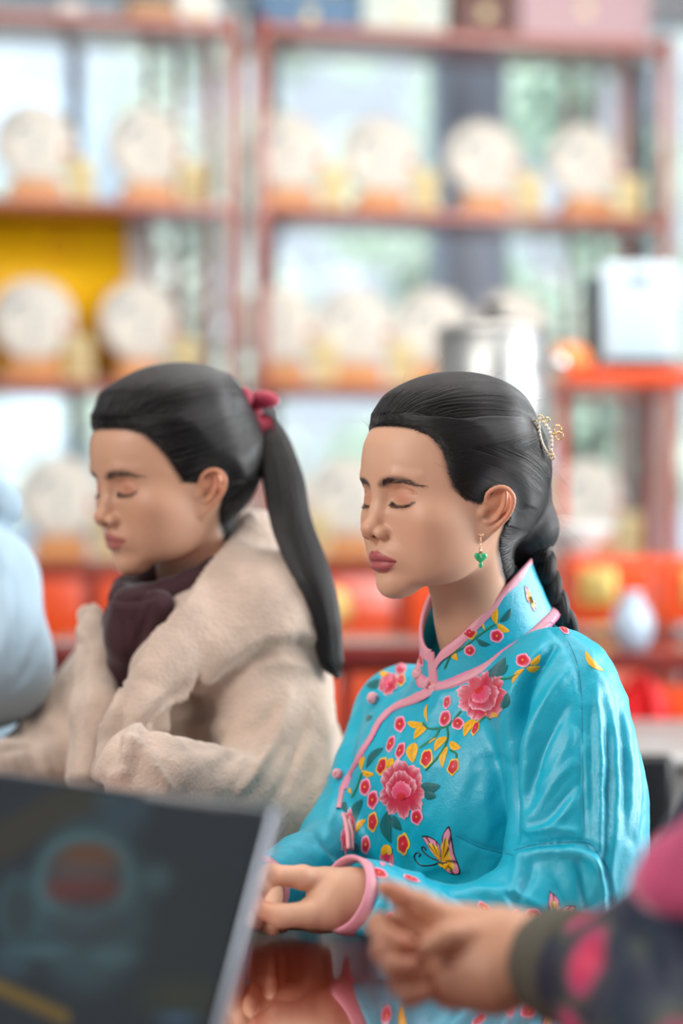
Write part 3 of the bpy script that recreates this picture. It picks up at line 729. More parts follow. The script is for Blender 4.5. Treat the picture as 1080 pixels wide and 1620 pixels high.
def pull(T, dmin=.012, down=None):
    T = np.asarray(T, float)
    def f(P):
        D = T - P; n = np.linalg.norm(D, axis=1)[:, None]; D = D / (n + 1e-9) * np.clip((n - dmin * .3) / dmin, 0.02, 1)
        return D
    return f
def trace2(fn, P, dirf, steps, ds, lift):
    out = []; P = P.astype(f32)
    for i in range(steps):
        d, g = grad(fn, P, .0008); g /= np.linalg.norm(g, axis=1)[:, None] + 1e-9
        P = P - (d - lift * min(1, .25 + i / 3))[:, None] * g
        out.append(P.copy())
        D = dirf(P); L = np.linalg.norm(D, axis=1)[:, None]
        D = D - (D * g).sum(1)[:, None] * g; D /= np.linalg.norm(D, axis=1)[:, None] + 1e-9
        P = (P + D * np.minimum(L, 1) * ds).astype(f32)
    return np.stack(out, 1)

clipL = toL(pt(852, 688, 2.585)); braidL = toL(pt(842, 842, 2.60))

def bunB(P):
    a = toL(pt(820, 725, 2.60)); b = toL(pt(828, 778, 2.60)); c = toL(pt(838, 835, 2.60)); e = toL(pt(800, 860, 2.60))
    d = chain(P, [a, b, c], [.015, .015, .0165], .012)
    return smin(d, cone(P, c, e, .018, .014), .012)
PB['bun'] = bunB
def hair_mesh(p, h=.0022, lo=(-.125, -.175, -.100), hi=(.125, .12, .18)):
    fn = hair_sdf(p); return mesh_sdf(fn, lo, hi, h, newton=1)
hfnB = hair_sdf(PB)
hV, hF = hair_mesh(PB)
def trim_hair(V, F, p, lim=-.004):
    s = hair_field(V, p); F = F[(s[F] > lim).any(1)]; u, i = np.unique(F, return_inverse=True); return V[u], i.reshape(F.shape)
hV, hF = trim_hair(hV, hF, PB)
hairB = link('hair', npmesh('hair', toW(hV), hF), HAIRM, womanB)

def roots(V, F, fld, n, lo=.0):
    s = fld(V); ok = np.where(s > lo)[0]
    i = rng.choice(ok, n); return V[i] + rng.normal(0, .0009, (n, 3)), s[i]
def in_part_top(P):                                   # above the line where the half-up section begins
    return P[:, 2] - (.082 + .10 * (P[:, 1] - .06) * 0 + .030 * sstep(-P[:, 1], -.02, .09) * 0) > 0
r0, s0 = roots(hV, hF, lambda V: hair_field(V, PB), 22000, .0005)
# dense hairline roots
hl = hV[(hair_field(hV, PB) > -.002) & (hair_field(hV, PB) < .014) & (hV[:, 2] > .0)]
r1 = hl[rng.integers(0, len(hl), 6500)] + rng.normal(0, .0014, (6500, 3))
r0 = np.concatenate([r0, r1]); 
split = .0735 - .22 * np.clip(-r0[:, 1] - .03, 0, .06) * 0
top = r0[:, 2] > split
def noise1(P, f, s=0):
    return np.sin(P @ np.array([f, .7 * f, -.4 * f]) + s) * np.cos(P @ np.array([-.5 * f, f, .8 * f]) + 2 * s)
lift = rng.uniform(.0002, .0016, len(r0)).astype(f32)
out = []
for m, T in ((top, clipL), (~top, braidL)):
    P = r0[m]; k = 24
    def df(Q, T=T, base=pull(T, .02)):
        D = base(Q); n = np.linalg.norm(D, axis=1)[:, None]
        w = np.stack([noise1(Q, 90), noise1(Q, 70, 1), noise1(Q, 80, 2)], 1) * .05 * n
        if T is braidL:                                # sweep backwards first, then down
            far = sstep(np.linalg.norm(Q - T, axis=1), .03, .12)[:, None]
            D = D * (1 - .35 * far) + np.array([0, -1, .12]) * .35 * far
        return D + w
    L = np.linalg.norm(P - T, axis=1)
    out.append(trace2(hfnB, P, df, k, .0078, lift[m]))
SP = np.concatenate(out)
rad = rng.uniform(.00008, .00018, len(SP))
strands('hair_strand', toW(SP.reshape(-1, 3)).reshape(SP.shape), rad, HSTR, hairB)['kind'] = 'stuff'

# short flyaway hairs around forehead, temple, crown, nape
def flyaways(p, base, n, length, out_amt, parent, fn, dirb, seed=3):
    g = np.random.default_rng(seed); P = base[g.integers(0, len(base), n)].astype(f32)
    d, N = grad(fn, P, .001); N /= np.linalg.norm(N, axis=1)[:, None] + 1e-9
    D = dirb(P) + g.normal(0, .45, (n, 3)); D /= np.linalg.norm(D, axis=1)[:, None]
    L = g.uniform(.3, 1, (n, 1)) * length; out = [P]
    for i in range(9):
        D = D + N * out_amt * g.uniform(.2, 1, (n, 1)) * (1 if i < 4 else -.6) + g.normal(0, .06, (n, 3)); D /= np.linalg.norm(D, axis=1)[:, None]
        P = P + D * L / 9; out.append(P)
    Q = np.stack(out, 1)
    strands('flyaway_hair', p['toW'](Q.reshape(-1, 3)).reshape(Q.shape), g.uniform(.00004, .00009, n), HSTR, parent, tip=.1)['kind'] = 'stuff'
hl2 = hV[(hair_field(hV, PB) > -.001) & (hair_field(hV, PB) < .006) & (hV[:, 2] > .012)]
flyaways(PB, hl2, 900, .022, .10, hairB, hfnB, lambda P: np.array([0, -.6, .35]) + 0 * P, 3)
crown = hV[(hV[:, 2] > .10) & (hV[:, 1] < .08)]; flyaways(PB, crown, 60, .05, .16, hairB, hfnB, lambda P: np.array([0, -.8, .0]) + 0 * P, 4)
bk = hV[(hV[:, 1] < -.10)]; flyaways(PB, bk, 80, .05, .14, hairB, hfnB, lambda P: np.array([0, -.2, -.8]) + 0 * P, 5)

# three-strand braid
bc = spline([pt(842, 835, 2.60), pt(843, 868, 2.60), pt(853, 905, 2.60), pt(866, 945, 2.605), pt(884, 985, 2.615), pt(905, 1040, 2.64), pt(912, 1100, 2.655)], 120)
def braid(center, R0, amp, turns, parent, taper=.8):
    n = len(center); t = np.linspace(0, 1, n); T = np.gradient(center, axis=0); T /= np.linalg.norm(T, axis=1)[:, None]
    side = np.cross(T, [-.5, -.8, .1]); side /= np.linalg.norm(side, axis=1)[:, None]; dep = np.cross(T, side)
    wsc = (1 - (1 - taper) * t)
    allP = []
    for k in range(3):
        ph = 2 * math.pi * (turns * t + k / 3)
        C = center + side * (amp * wsc * np.sin(ph))[:, None] + dep * (amp * .62 * wsc * np.sin(2 * ph))[:, None]
        mb = MB(); Tc = np.gradient(C, axis=0); Tc /= np.linalg.norm(Tc, axis=1)[:, None]
        u = np.cross(Tc, dep); u /= np.linalg.norm(u, axis=1)[:, None]; w = np.cross(Tc, u)
        a = np.arange(16) * 2 * math.pi / 16
        rr = R0 * wsc
        V = (C[:, None] + rr[:, None, None] * (np.cos(a)[None, :, None] * u[:, None] * 1.12 + np.sin(a)[None, :, None] * w[:, None] * .9)).reshape(-1, 3)
        i, j = np.meshgrid(np.arange(n - 1), np.arange(16), indexing='ij'); j2 = (j + 1) % 16
        mb.add(V, np.stack([i * 16 + j, i * 16 + j2, (i + 1) * 16 + j2, (i + 1) * 16 + j], -1).reshape(-1, 4))
        mb.build('braid_rope', HAIRM, parent)
        m = 420; th = rng.uniform(0, 2 * math.pi, m); st = rng.uniform(-.1, .55, m); q = 40
        tt = np.clip(st[:, None] + np.linspace(0, .5, q)[None], 0, 1) * (n - 1); ii = tt.astype(int).clip(0, n - 2); ff = (tt - ii)[..., None]
        def S_(A): return A[ii] * (1 - ff) + A[ii + 1] * ff
        ro = (rr[ii] * rng.uniform(.98, 1.06, m)[:, None])[..., None]; tw = th[:, None] + np.linspace(0, 1.2, q)[None]
        allP.append(S_(C) + ro * (np.cos(tw)[..., None] * S_(u) * 1.12 + np.sin(tw)[..., None] * S_(w) * .9))
    strands('braid_strand', np.concatenate(allP), rng.uniform(.0001, .0002, m * 3), HSTR, parent)['kind'] = 'stuff'
braid(bc, .0115, .0095, 2.5, hairB)

# eyebrows and lashes as single hairs
def brows(p, parent, n=260):
    out = []
    fn = lambda P: face(P, p)
    for s in (-1, 1):
        b = BROW(p); t = rng.beta(1.1, 1.2, n); i = (t * (len(b) - 1.001)).astype(int); f = (t * (len(b) - 1.001) - i)[:, None]
        c = b[i] * (1 - f) + b[i + 1] * f; w = np.interp(t, [0, .2, .7, 1], [.0018, .0030, .0022, .0005])
        P = c.copy(); P[:, 2] += rng.uniform(-1, 1, n) * w; P[:, 0] *= s
        tg = np.gradient(b, axis=0)[i]; tg /= np.linalg.norm(tg, axis=1)[:, None]; tg[:, 0] *= s
        D = tg + np.array([0, 0, 1.]) * np.interp(t, [0, .3, 1], [1.1, .35, -.1])[:, None] + rng.normal(0, .12, (n, 3))
        out.append(trace2(fn, P, lambda Q, D=D: D, 5, .0013, np.full(n, .0003, f32)))
    P = np.concatenate(out); strands('eyebrow_hair', p['toW'](P.reshape(-1, 3)).reshape(P.shape), rng.uniform(.00008, .00014, len(P)), HSTR, parent, tip=.2)['kind'] = 'stuff'
    ll = spline([(.0155, .0770, .0150), (.0215, .0785, .0120), (.030, .0775, .0110), (.0385, .0725, .0120), (.0450, .0660, .0148)], 60); q = []
    for s in (-1, 1):
        for k in range(75):
            b = ll[min(59, int(k * .8))] * np.array([s, 1, 1]); L = rng.uniform(.0055, .0085)
            d = np.array([s * (b[0] * s - .030) * 12 * 1.5, 1, -.75]) + rng.normal(0, .12, 3); d /= np.linalg.norm(d)
            q.append([b + d * L * u + np.array([0, 0, .0022]) * u * u * 1.2 for u in np.linspace(0, 1, 6)])
    q = np.array(q); strands('eyelash', p['toW'](q.reshape(-1, 3)).reshape(q.shape), .00013, HSTR, parent, tip=.1)['kind'] = 'stuff'
bodyB = link('body', npmesh('body', bV, bF, bC), SKIN, womanB)
brows(PB, bodyB)

# pearl hair clip
GOLD = mat('gold', (.83, .60, .27), .22, 1); PEARL = mat('pearl', (.86, .80, .70), .25, coat=.6, sheen=.3)
_T = bvh_of(toW(hV), hF); _v = pt(855, 692, 1.0) - np.array([0, 0, CAMZ])
_hit = _T.ray_cast(Vector((0, 0, CAMZ)), Vector(_v).normalized())

clipo = np.array(_hit[0]) + np.array([.003, -.003, 0]) if _hit[0] is not None else pt(858, 690, 2.575)
cr_ = MB(); 
ex = np.array([.25, -.1, -.96]); ex /= np.linalg.norm(ex); ey = np.array([.90, -.42, .10]); ey -= ex * (ey @ ex); ey /= np.linalg.norm(ey); ez = np.cross(ex, ey)
def cl(a, b, c=0): return clipo + ex * a + ey * b + ez * c
for arc in (.0085, -.0035):
    cr_.tube([cl(-.021 + .042 * t, arc * math.sin(math.pi * t) + .001, .003 * math.sin(math.pi * t)) for t in np.linspace(0, 1, 14)], .0010, 6)
for c0 in ((-.0205, .003), (-.0165, -.0035), (-.0165, .009), (.019, .003), (.0225, .0035)):
    cr_.tube([cl(c0[0] + .0026 * math.cos(a), c0[1] + .0026 * math.sin(a), .001) for a in np.linspace(0, 2 * math.pi, 14)], .0007, 5)
for k, c0 in enumerate(((-.004, .0165), (.003, .0165))):
    cr_.tube([cl(c0[0] + .0042 * math.cos(a), c0[1] + .0042 * math.sin(a), -.001) for a in np.linspace(0, 2 * math.pi, 18)], .0007, 5)
cr_.tube([cl(0, .009), cl(0, .013)], .0012, 6)
clip_ = cr_.build('hair_clip', GOLD, womanB); tag(clip_, 'gold hair clip set with pearls')
for arc in (.0085, -.0035):
    for t in np.linspace(.04, .96, 10):
        MB().ball(cl(-.021 + .042 * t, arc * math.sin(math.pi * t) + .0012, .003 * math.sin(math.pi * t) + .0012), .0019, 7).build('pearl', PEARL, clip_)
# jade earring
JADE = mat('jade', (.035, .42, .17), .12, sub=.3, sub_r=(.3, 1, .5), coat=.5, noise=(150, .35)); ROSE = mat('rose_gold', (.85, .50, .33), .2, 1)
e0 = pt(760, 847, 2.457)
er = MB(); fv = np.array([-1, -.1, 0.]); fv /= np.linalg.norm(fv); uz = np.array([0, 0, 1.])
def heart(c, s, v=fv):
    a = np.linspace(0, 2 * math.pi, 22); return [c + v * s * 16 * math.sin(t) ** 3 / 16 + uz * s * (13 * math.cos(t) - 5 * math.cos(2 * t) - 2 * math.cos(3 * t) - math.cos(4 * t)) / 16 for t in a]
er.tube(heart(e0, .0022), .0005, 6); er.ball(e0 + np.array([0, -.0006, 0]), .0009, 6)
for k in range(3): er.tube([e0 + np.array([.0008 * math.cos(a) * (1 if k % 2 else .4), .0008 * math.cos(a), -.0038 - .0034 * k + .002 * math.sin(a)]) for a in np.linspace(0, 2 * math.pi, 12)], .0003, 5)
er.tube([e0 + uz * -.0125, e0 + uz * -.0185], [.0014, .0016], 4)
ear_ = er.build('earring', ROSE, womanB)
jv = []; c = e0 + uz * -.0225
mb = MB()
hh = np.array(heart(c, .0068)); ctr = c + uz * -.001
n_ = len(hh); nrm = np.cross(fv, uz)
rings = [(1.0, 0), (.96, .0010), (.7, .0019), (0.05, .0022)]
Vv = [ctr + (hh - ctr) * s + nrm * d for s, d in rings] + [ctr + (hh - ctr) * s - nrm * d for s, d in rings]
Vv = np.concatenate(Vv); Fq = []
for b in (0, 4):
    for r_ in range(3):
        for i in range(n_ - 1): Fq.append([(b + r_) * n_ + i, (b + r_) * n_ + i + 1, (b + r_ + 1) * n_ + i + 1, (b + r_ + 1) * n_ + i])
mb.add(Vv, Fq).build('jade_pendant', JADE, ear_)
mb = MB(); mb.ball(c + uz * -.0075, (.0022, .0016, .0032), 7).build('jade_drop', JADE, ear_)
# @@jacket ------------------------------------------------------------- turquoise satin jacket
def xyz(*a): return [pt(*q) for q in a]
TQ = srgb(0, 172, 198)
def satin(name, col, rough=.33):
    m = mat(name, col, rough, spec=.7, sheen=.12, sheen_r=.3, sheen_t=(.65, .92, 1), aniso=.5)
    nt = m.node_tree; b = nt.nodes['Principled BSDF']; N = nt.nodes.new; L = nt.links.new
    tc = N('ShaderNodeTexCoord')
    n = N('ShaderNodeTexNoise'); n.inputs['Scale'].default_value = 900; n.inputs['Detail'].default_value = 3
    L(tc.outputs['Object'], n.inputs['Vector'])
    n2 = N('ShaderNodeTexNoise'); n2.inputs['Scale'].default_value = 45; n2.inputs['Detail'].default_value = 3; n2.inputs['Roughness'].default_value = .6
    L(tc.outputs['Object'], n2.inputs['Vector'])
    b1 = N('ShaderNodeBump'); b1.inputs['Strength'].default_value = .6; b1.inputs['Distance'].default_value = .0007; L(n.outputs[0], b1.inputs['Height'])
    b2 = N('ShaderNodeBump'); b2.inputs['Strength'].default_value = .35; b2.inputs['Distance'].default_value = .0030; L(n2.outputs[0], b2.inputs['Height']); L(b1.outputs[0], b2.inputs['Normal'])
    L(b2.outputs[0], b.inputs['Normal'])
    return m
SATIN = satin('turquoise_satin', TQ)
TRIM = satin('pink_trim', srgb(224, 150, 165), .42); TRIM.node_tree.nodes['Principled BSDF'].inputs['Sheen Tint'].default_value = (1, .85, .85, 1)
fB = dirv(53); lB = np.array([-fB[1], fB[0], 0]); lB = -lB if lB[1] > 0 else lB      # torso forward, towards her near (left) side
TC = pt(778, 1250, 2.625)
BS = np.stack([lB, fB, [0, 0, 1]], 1)                   # torso frame columns: side, forward, up
def tl(P): return (P - TC) @ BS
def tw(s, f, u): return TC + lB * s + fB * f + np.array([0, 0, 1.]) * u
shn = pt(868, 1088, 2.485); shf = pt(640, 1132, 2.72)
eln = pt(925, 1432, 2.43); wrn = pt(600, 1432, 2.345)
elf = pt(545, 1335, 2.64); wrf = pt(408, 1404, 2.43)
cufn = pt(556, 1418, 2.335)
def torso_sdf(P):
    q = ((P - TC.astype(f32)) @ BS.astype(f32)).astype(f32)
    u = q[:, 2]
    sx = np.interp(u, [-.30, -.15, -.05, .06, .11, .135, .16], [.150, .130, .128, .140, .150, .138, .08]).astype(f32)
    fy = np.interp(u, [-.30, -.15, -.05, .04, .10, .135, .16], [.125, .112, .120, .122, .098, .080, .06]).astype(f32)
    cy = np.interp(u, [-.30, -.1, .05, .16], [.0, .010, .012, -.012]).astype(f32)
    n = 2.4
    r = ((np.abs(q[:, 0]) / sx) ** n + (np.abs(q[:, 1] - cy) / fy) ** n + 1e-9) ** (1 / n) - 1
    d = r * np.minimum(sx, fy) * .85
    d = smax(d, u - .118, .05)
    d = smax(d, -(u + .33), .01)
    # bust
    d = smin(d, ell(P, tw(.048, .070, -.005), (.058, .052, .062), BS), .05)
    d = smin(d, ell(P, tw(-.055, .070, -.005), (.060, .052, .062), BS), .05)
    # slope from the neck to the shoulders
    d = smin(d, cone(P, tw(.02, -.030, .066), shn + [.006, .004, -.003], .042, .053), .024)
    d = smin(d, cone(P, tw(-.03, -.015, .082), shf + [0, 0, .000], .052, .050), .03)
    q3 = P - NB.astype(f32); zp = .0185 - .596 * (q3 @ fB.astype(f32)) + .012 * np.clip((q3 @ lB.astype(f32)) / .0705, -1, 1) ** 2
    nkk = cone(P, NB + np.array([0, 0, -.075]), NB + np.array([0, 0, .075]), .086, .066)
    nkk = smax(nkk, (q3[:, 2] - zp) * .86, .004)
    return smin(d, nkk, .022)
def sleeve_near(P):
    a = chain(P, spline([shn + [.006, .004, -.003], pt(900, 1180, 2.465), pt(915, 1300, 2.445), pt(905, 1400, 2.425)], 7), [.056, .060, .063, .0655, .066, .067, .060], .02)
    b = chain(P, spline([pt(905, 1405, 2.425), pt(830, 1432, 2.395), pt(770, 1446, 2.375), pt(700, 1446, 2.36), pt(625, 1432, 2.345), cufn], 11), [.058, .052, .044, .036, .030, .027, .0265, .029, .033, .036, .0365], .012)
    return smin(a, b, .02)
def sleeve_far(P):
    a = chain(P, [shf, elf], [.052, .044], .02)
    b = chain(P, [elf, pt(478, 1376, 2.53), wrf], [.042, .034, .031], .02)
    return smin(a, b, .03)
def jacketB(P):
    t = torso_sdf(P); n = sleeve_near(P); f = sleeve_far(P)
    # sleeves merge with the torso at the shoulder and lie as separate volumes below the armpit
    u = (P[:, 2] - TC[2])
    k = np.interp(u, [-.08, .04, .11], [.004, .007, .04]).astype(f32)
    h = np.clip(.5 + .5 * (n - t) / k, 0, 1); d = n + (t - n) * h - k * h * (1 - h)
    d = smin(d, f, .02)
    cut = ell(P, NB + np.array([0, 0, .055]), (.062, .062, .075))      # neck opening
    d = smax(d, -cut, .004)
    e = P - cufn.astype(f32); ax = (cufn - pt(640, 1450, 2.372)); ax /= np.linalg.norm(ax)
    d = smax(d, np.where((P[:, 0] < .06) & (P[:, 1] < 2.383), e @ ax.astype(f32), -1), .002)
    d = np.maximum(d, -cone(P, cufn + ax * .02, cufn - ax * .035, .0330, .0255))   # hollow sleeve mouth
    e2 = P - wrf.astype(f32); ax2 = (wrf - elf); ax2 /= np.linalg.norm(ax2)
    d = smax(d, np.where(P[:, 0] < -.02, e2 @ ax2.astype(f32), -1), .002)
    d = smax(d, np.where(P[:, 1] < 2.49, .752 - P[:, 2], .56 - P[:, 2]), .004)
    return d
jV, jF = mesh_sdf(jacketB, (-.16, 2.22, .55), (.37, 2.92, 1.16), .0030, newton=1)
# -- folds: strokes given on the picture frame, carried to the cloth they fall on
def seg_dist(X, Y, pts):
    best = np.full(len(X), 1e9); tt = np.zeros(len(X)); pts = np.asarray(pts, float); n = len(pts) - 1
    for i in range(n):
        a, b = pts[i], pts[i + 1]; ab = b - a; h = np.clip(((X - a[0]) * ab[0] + (Y - a[1]) * ab[1]) / (ab @ ab + 1e-9), 0, 1)
        d = np.hypot(X - a[0] - h * ab[0], Y - a[1] - h * ab[1]); m = d < best; best[m] = d[m]; tt[m] = (i + h[m]) / n
    return best, tt
def fold(V, N, strokes, eye=(0, 0, CAMZ)):
    X, Y = topx(V); view = V - np.array(eye); view /= np.linalg.norm(view, axis=1)[:, None]
    fac = sstep(-(view * N).sum(1), -.05, .25); disp = np.zeros(len(V))
    for st in strokes:
        pts, w, amp = st[0], st[1], st[2]; p = spline(pts, 10)
        lo = p.min(0) - 4 * w; hi = p.max(0) + 4 * w
        m = np.where((X > lo[0]) & (X < hi[0]) & (Y > lo[1]) & (Y < hi[1]) & (fac > 0))[0]
        d, t = seg_dist(X[m], Y[m], p)
        env = np.sin(np.clip(t, 0, 1) * math.pi) ** .5 if len(st) < 4 else np.ones(len(t))
        disp[m] += amp * .001 * np.exp(-(d / w) ** 2) * env
    return V + N * (disp * fac)[:, None]
def smoothmesh(V, F, it=2, lam=.5):
    for _ in range(it):
        A = np.zeros_like(V, dtype=float); c = np.zeros(len(V))
        for a, b in ((0, 1), (1, 2), (2, 3), (3, 0)):
            for i, j in ((a, b), (b, a)):
                c += np.bincount(F[:, i], minlength=len(V))
                for k in range(3): A[:, k] += np.bincount(F[:, i], V[F[:, j], k], len(V))
        V = V + lam * (A / c[:, None].clip(1) - V)
    return V
JF = [  # px polyline, half width px, height mm
    ([(925, 1010), (945, 1150), (948, 1330), (935, 1430)], 9, 4.5), ([(905, 1080), (915, 1200), (925, 1330)], 5, -1.2),
    ([(950, 1060), (972, 1180), (972, 1300), (962, 1420)], 9, 4.0), ([(960, 1120), (960, 1250), (955, 1380)], 6, -3),
    ([(985, 1120), (998, 1220), (992, 1320)], 7, 3.5), ([(975, 1100), (985, 1190), (985, 1290)], 5, -3), ([(935, 1060), (936, 1180), (938, 1300)], 5, -2.5),
    ([(1003, 1160), (1010, 1250), (1004, 1330)], 4, 2.5),
    # armpit folds over the near sleeve and breast
    ([(880, 1020), (838, 1075), (818, 1150), (812, 1240), (812, 1340)], 7, -15), ([(905, 1050), (868, 1100), (842, 1160), (834, 1230), (832, 1320)], 11, 7), 
    ([(862, 1020), (822, 1072), (800, 1130), (796, 1220)], 10, 4), ([(900, 1110), (868, 1170), (845, 1230), (835, 1290)], 7, -3.5),
    ([(912, 1150), (880, 1210), (850, 1250)], 9, 3.0), ([(910, 1200), (875, 1240), (840, 1300)], 8, 3.0), ([(915, 1235), (880, 1280), (850, 1310)], 7, -2.5),
    ([(912, 1260), (880, 1300), (835, 1322)], 7, 3.0), ([(830, 1318), (870, 1312), (915, 1315)], 6, 3),
    # sleeve join above the elbow, gathered below
    ([(812, 1345), (850, 1336), (925, 1334), (960, 1372)], 5, -4.0), ([(815, 1362), (850, 1350), (920, 1350), (950, 1385)], 8, 4.5),
    ([(830, 1345), (818, 1375), (812, 1420)], 8, 4), ([(845, 1360), (836, 1395), (815, 1430)], 6, -3),
    ([(930, 1345), (950, 1395), (952, 1450)], 8, 5), ([(945, 1360), (962, 1400), (966, 1440)], 6, -3.5), ([(915, 1360), (925, 1410), (935, 1460)], 8, -3.5),
    ([(870, 1365), (890, 1420), (905, 1470)], 12, -2.5),
    # forearm
    ([(960, 1450), (860, 1440), (810, 1412), (720, 1408)], 8, 4), ([(815, 1425), (850, 1440), (885, 1450)], 8, -4),
    ([(745, 1412), (790, 1420), (812, 1455), (820, 1490)], 7, 3.5), ([(700, 1420), (750, 1440), (790, 1470)], 10, -3.5),
    ([(690, 1405), (730, 1440), (760, 1490)], 6, 2.5), ([(640, 1390), (650, 1430), (640, 1470)], 7, -2), ([(590, 1385), (610, 1420), (600, 1470)], 7, 2),
    ([(605, 1380), (625, 1420), (620, 1465)], 5, -2),
    # front panel
    ([(700, 1110), (660, 1170), (620, 1240), (590, 1320)], 10, 2.2), ([(735, 1120), (700, 1200), (672, 1290)], 12, -2.2), ([(745, 1215), (715, 1290), (690, 1370)], 14, 2.0),
    ([(620, 1110), (600, 1180), (570, 1250)], 8, -2.0), ([(640, 1130), (620, 1180), (600, 1220)], 5, 1.6), ([(600, 1260), (620, 1330), (640, 1390)], 6, -2.0),
    ([(640, 1330), (660, 1370), (668, 1400)], 8, 2.2), ([(770, 1180), (768, 1270), (772, 1360)], 12, 1.6), ([(745, 1380), (700, 1370), (650, 1380)], 8, 1.5),
    ([(722, 1322), (760, 1340), (812, 1353)], 3.5, -1.6),
    ([(745, 1200), (790, 1205), (812, 1215)], 10, -2), ([(700, 1090), (690, 1120), (665, 1140)], 5, 1.5), ([(684, 1085), (670, 1110), (640, 1130)], 4, -1.5),
    # far shoulder and sleeve
    ([(560, 1090), (545, 1160), (530, 1240), (515, 1330)], 9, 3), ([(575, 1110), (556, 1180), (545, 1250)], 6, -3), ([(500, 1310), (530, 1350), (560, 1370)], 7, -3),
    ([(500, 1335), (520, 1362), (545, 1378)], 6, 2.5),
    # back and shoulder
    ([(868, 992), (900, 1030), (918, 1090), (921, 1200), (924, 1325)], 2.6, -1.7, 1), ([(880, 985), (925, 1030), (955, 1090)], 9, 2.2),
]
jN = vnormals(jV, jF); jV = fold(jV, jN, [(q[0], q[1], q[2] * 1.35) + tuple(q[3:]) for q in JF])
def lownoise(P, f, s): return noise1(P, f, s) + .5 * noise1(P, f * 2.1, s + 4)
jN = vnormals(jV, jF); jV = jV + jN * (.0009 * lownoise(jV, 55, 1) + .0004 * lownoise(jV, 130, 2))[:, None]
jV = smoothmesh(jV, jF, 1, .25); jV[:, 2] = np.where(jV[:, 1] < 2.49, np.maximum(jV[:, 2], .7525), jV[:, 2])
jackB = link('jacket', npmesh('jacket', jV, jF), SATIN, womanB)
jT = bvh_of(jV, jF)

# -- stand collar
def collar_pt(th, v, off=0):
    c, s_ = math.cos(th), math.sin(th)
    r = .0715 - .0120 * v + off
    base = NB + np.array([.001, 0, .004])
    zb = base[2] + .0155 + (-.042 * c) + .012 * s_ * s_
    zt = base[2] + .061 + (-.049 * c) + .026 * s_ * s_
    P = base + fB * c * r + lB * s_ * r * .97
    fr = .013 * math.exp(-((abs(th)) / .16) ** 2)        # rounded front corner
    P = P + fB * .015 * v; P[2] = zb + (zt - fr - zb) * v
    return P
def collar_shell():
    mb = MB(); n = 128; m = 18; th = np.linspace(.03, 2 * math.pi - .03, n)
    rows = []
    for side in (0, 1):
        for j in range(m):
            v = j / (m - 1)
            rows.append([collar_pt(t, v, (.0009 if side == 0 else -.0009) + .0006 * math.sin(9 * t + 2 * v) ) for t in th])
    A = np.array(rows).transpose(1, 0, 2)               # n,2m,3
    order = list(range(m)) + list(range(2 * m - 1, m - 1, -1)); A = A[:, order]; K = 2 * m
    i, j = np.meshgrid(np.arange(n - 1), np.arange(K), indexing='ij'); j2 = (j + 1) % K
    mb.add(A.reshape(-1, 3), np.stack([i * K + j, (i + 1) * K + j, (i + 1) * K + j2, i * K + j2], -1).reshape(-1, 4))
    return mb
cm = collar_shell(); collarB = cm.build('collar', SATIN, jackB)
cV = np.concatenate(cm.V); cF = np.concatenate(cm.F4)
cT = bvh_of(cV, cF)
# pink binding along top, front ends, and the seam below
def band(P, N, w, t=.0012, name='trim', parent=None, m=TRIM, n=7):
    """rounded band of half width w lying on the surface along P with normals N"""
    P = np.asarray(P); N = np.asarray(N); T = np.gradient(P, axis=0); T /= np.linalg.norm(T, axis=1)[:, None]
    Sd = np.cross(T, N); Sd /= np.linalg.norm(Sd, axis=1)[:, None]; w = np.broadcast_to(np.asarray(w, float), (len(P),))
    a = np.linspace(math.pi, 0, n); rows = []
    for q in a: rows.append(P + Sd * (w * math.cos(q))[:, None] + N * (t * math.sin(q) ** .5 if 0 < q < math.pi else -.0006))
    A = np.array(rows).transpose(1, 0, 2); k = len(P)
    i, j = np.meshgrid(np.arange(k - 1), np.arange(n - 1), indexing='ij')
    F = np.stack([i * n + j, i * n + j + 1, (i + 1) * n + j + 1, (i + 1) * n + j], -1).reshape(-1, 4)
    return MB().add(A.reshape(-1, 3), F).build(name, m, parent)
th = np.linspace(.02, 2 * math.pi - .02, 140)
mb = MB(); 
prof = [(-.0022, -.0115), (-.0026, -.006), (-.0022, 0), (0, .0016), (.0022, 0), (.0026, -.006), (.0022, -.0115)]
rows = []
for o_, h_ in prof:
    rows.append([collar_pt(t, 1.0, o_) + np.array([0, 0, h_ * (1 if h_ > 0 else 1)]) for t in th])
A = np.array(rows).transpose(1, 0, 2); n = len(th); K = len(prof)
i, j = np.meshgrid(np.arange(n - 1), np.arange(K - 1), indexing='ij')
mb.add(A.reshape(-1, 3), np.stack([i * K + j, i * K + j + 1, (i + 1) * K + j + 1, (i + 1) * K + j], -1).reshape(-1, 4)).build('collar_trim', TRIM, collarB)
for t0 in (.035, 2 * math.pi - .035):
    vs = np.linspace(-.12, .99, 24); P = np.array([collar_pt(t0, v, .0010) for v in vs]); N = np.tile(fB, (24, 1))
    band(P, N, .0052, .0022, 'collar_trim', collarB)
def on_cloth(pts, n=60, T=None, off=.0, smooth=0):
    """picture polyline -> points and normals on the jacket surface"""
    T = T or jT; q = spline(pts, n); P = []; Nn = []
    for x, y in q:
        v = Vector(((x - 540) / FPX, 1, -(y - 810) / FPX)).normalized(); h = T.ray_cast(Vector((0, 0, CAMZ)), v)
        if h[0] is None: continue
        nn = h[1] if h[1].dot(v) < 0 else -h[1]
        P.append(h[0][:]); Nn.append(nn[:])
    P = np.array(P); Nn = np.array(Nn)
    for _ in range(3): Nn[1:-1] = (Nn[:-2] + Nn[1:-1] + Nn[2:]); Nn /= np.linalg.norm(Nn, axis=1)[:, None]
    for _ in range(2): P[1:-1] = (P[:-2] + 2 * P[1:-1] + P[2:]) / 4
    return P + Nn * off, Nn
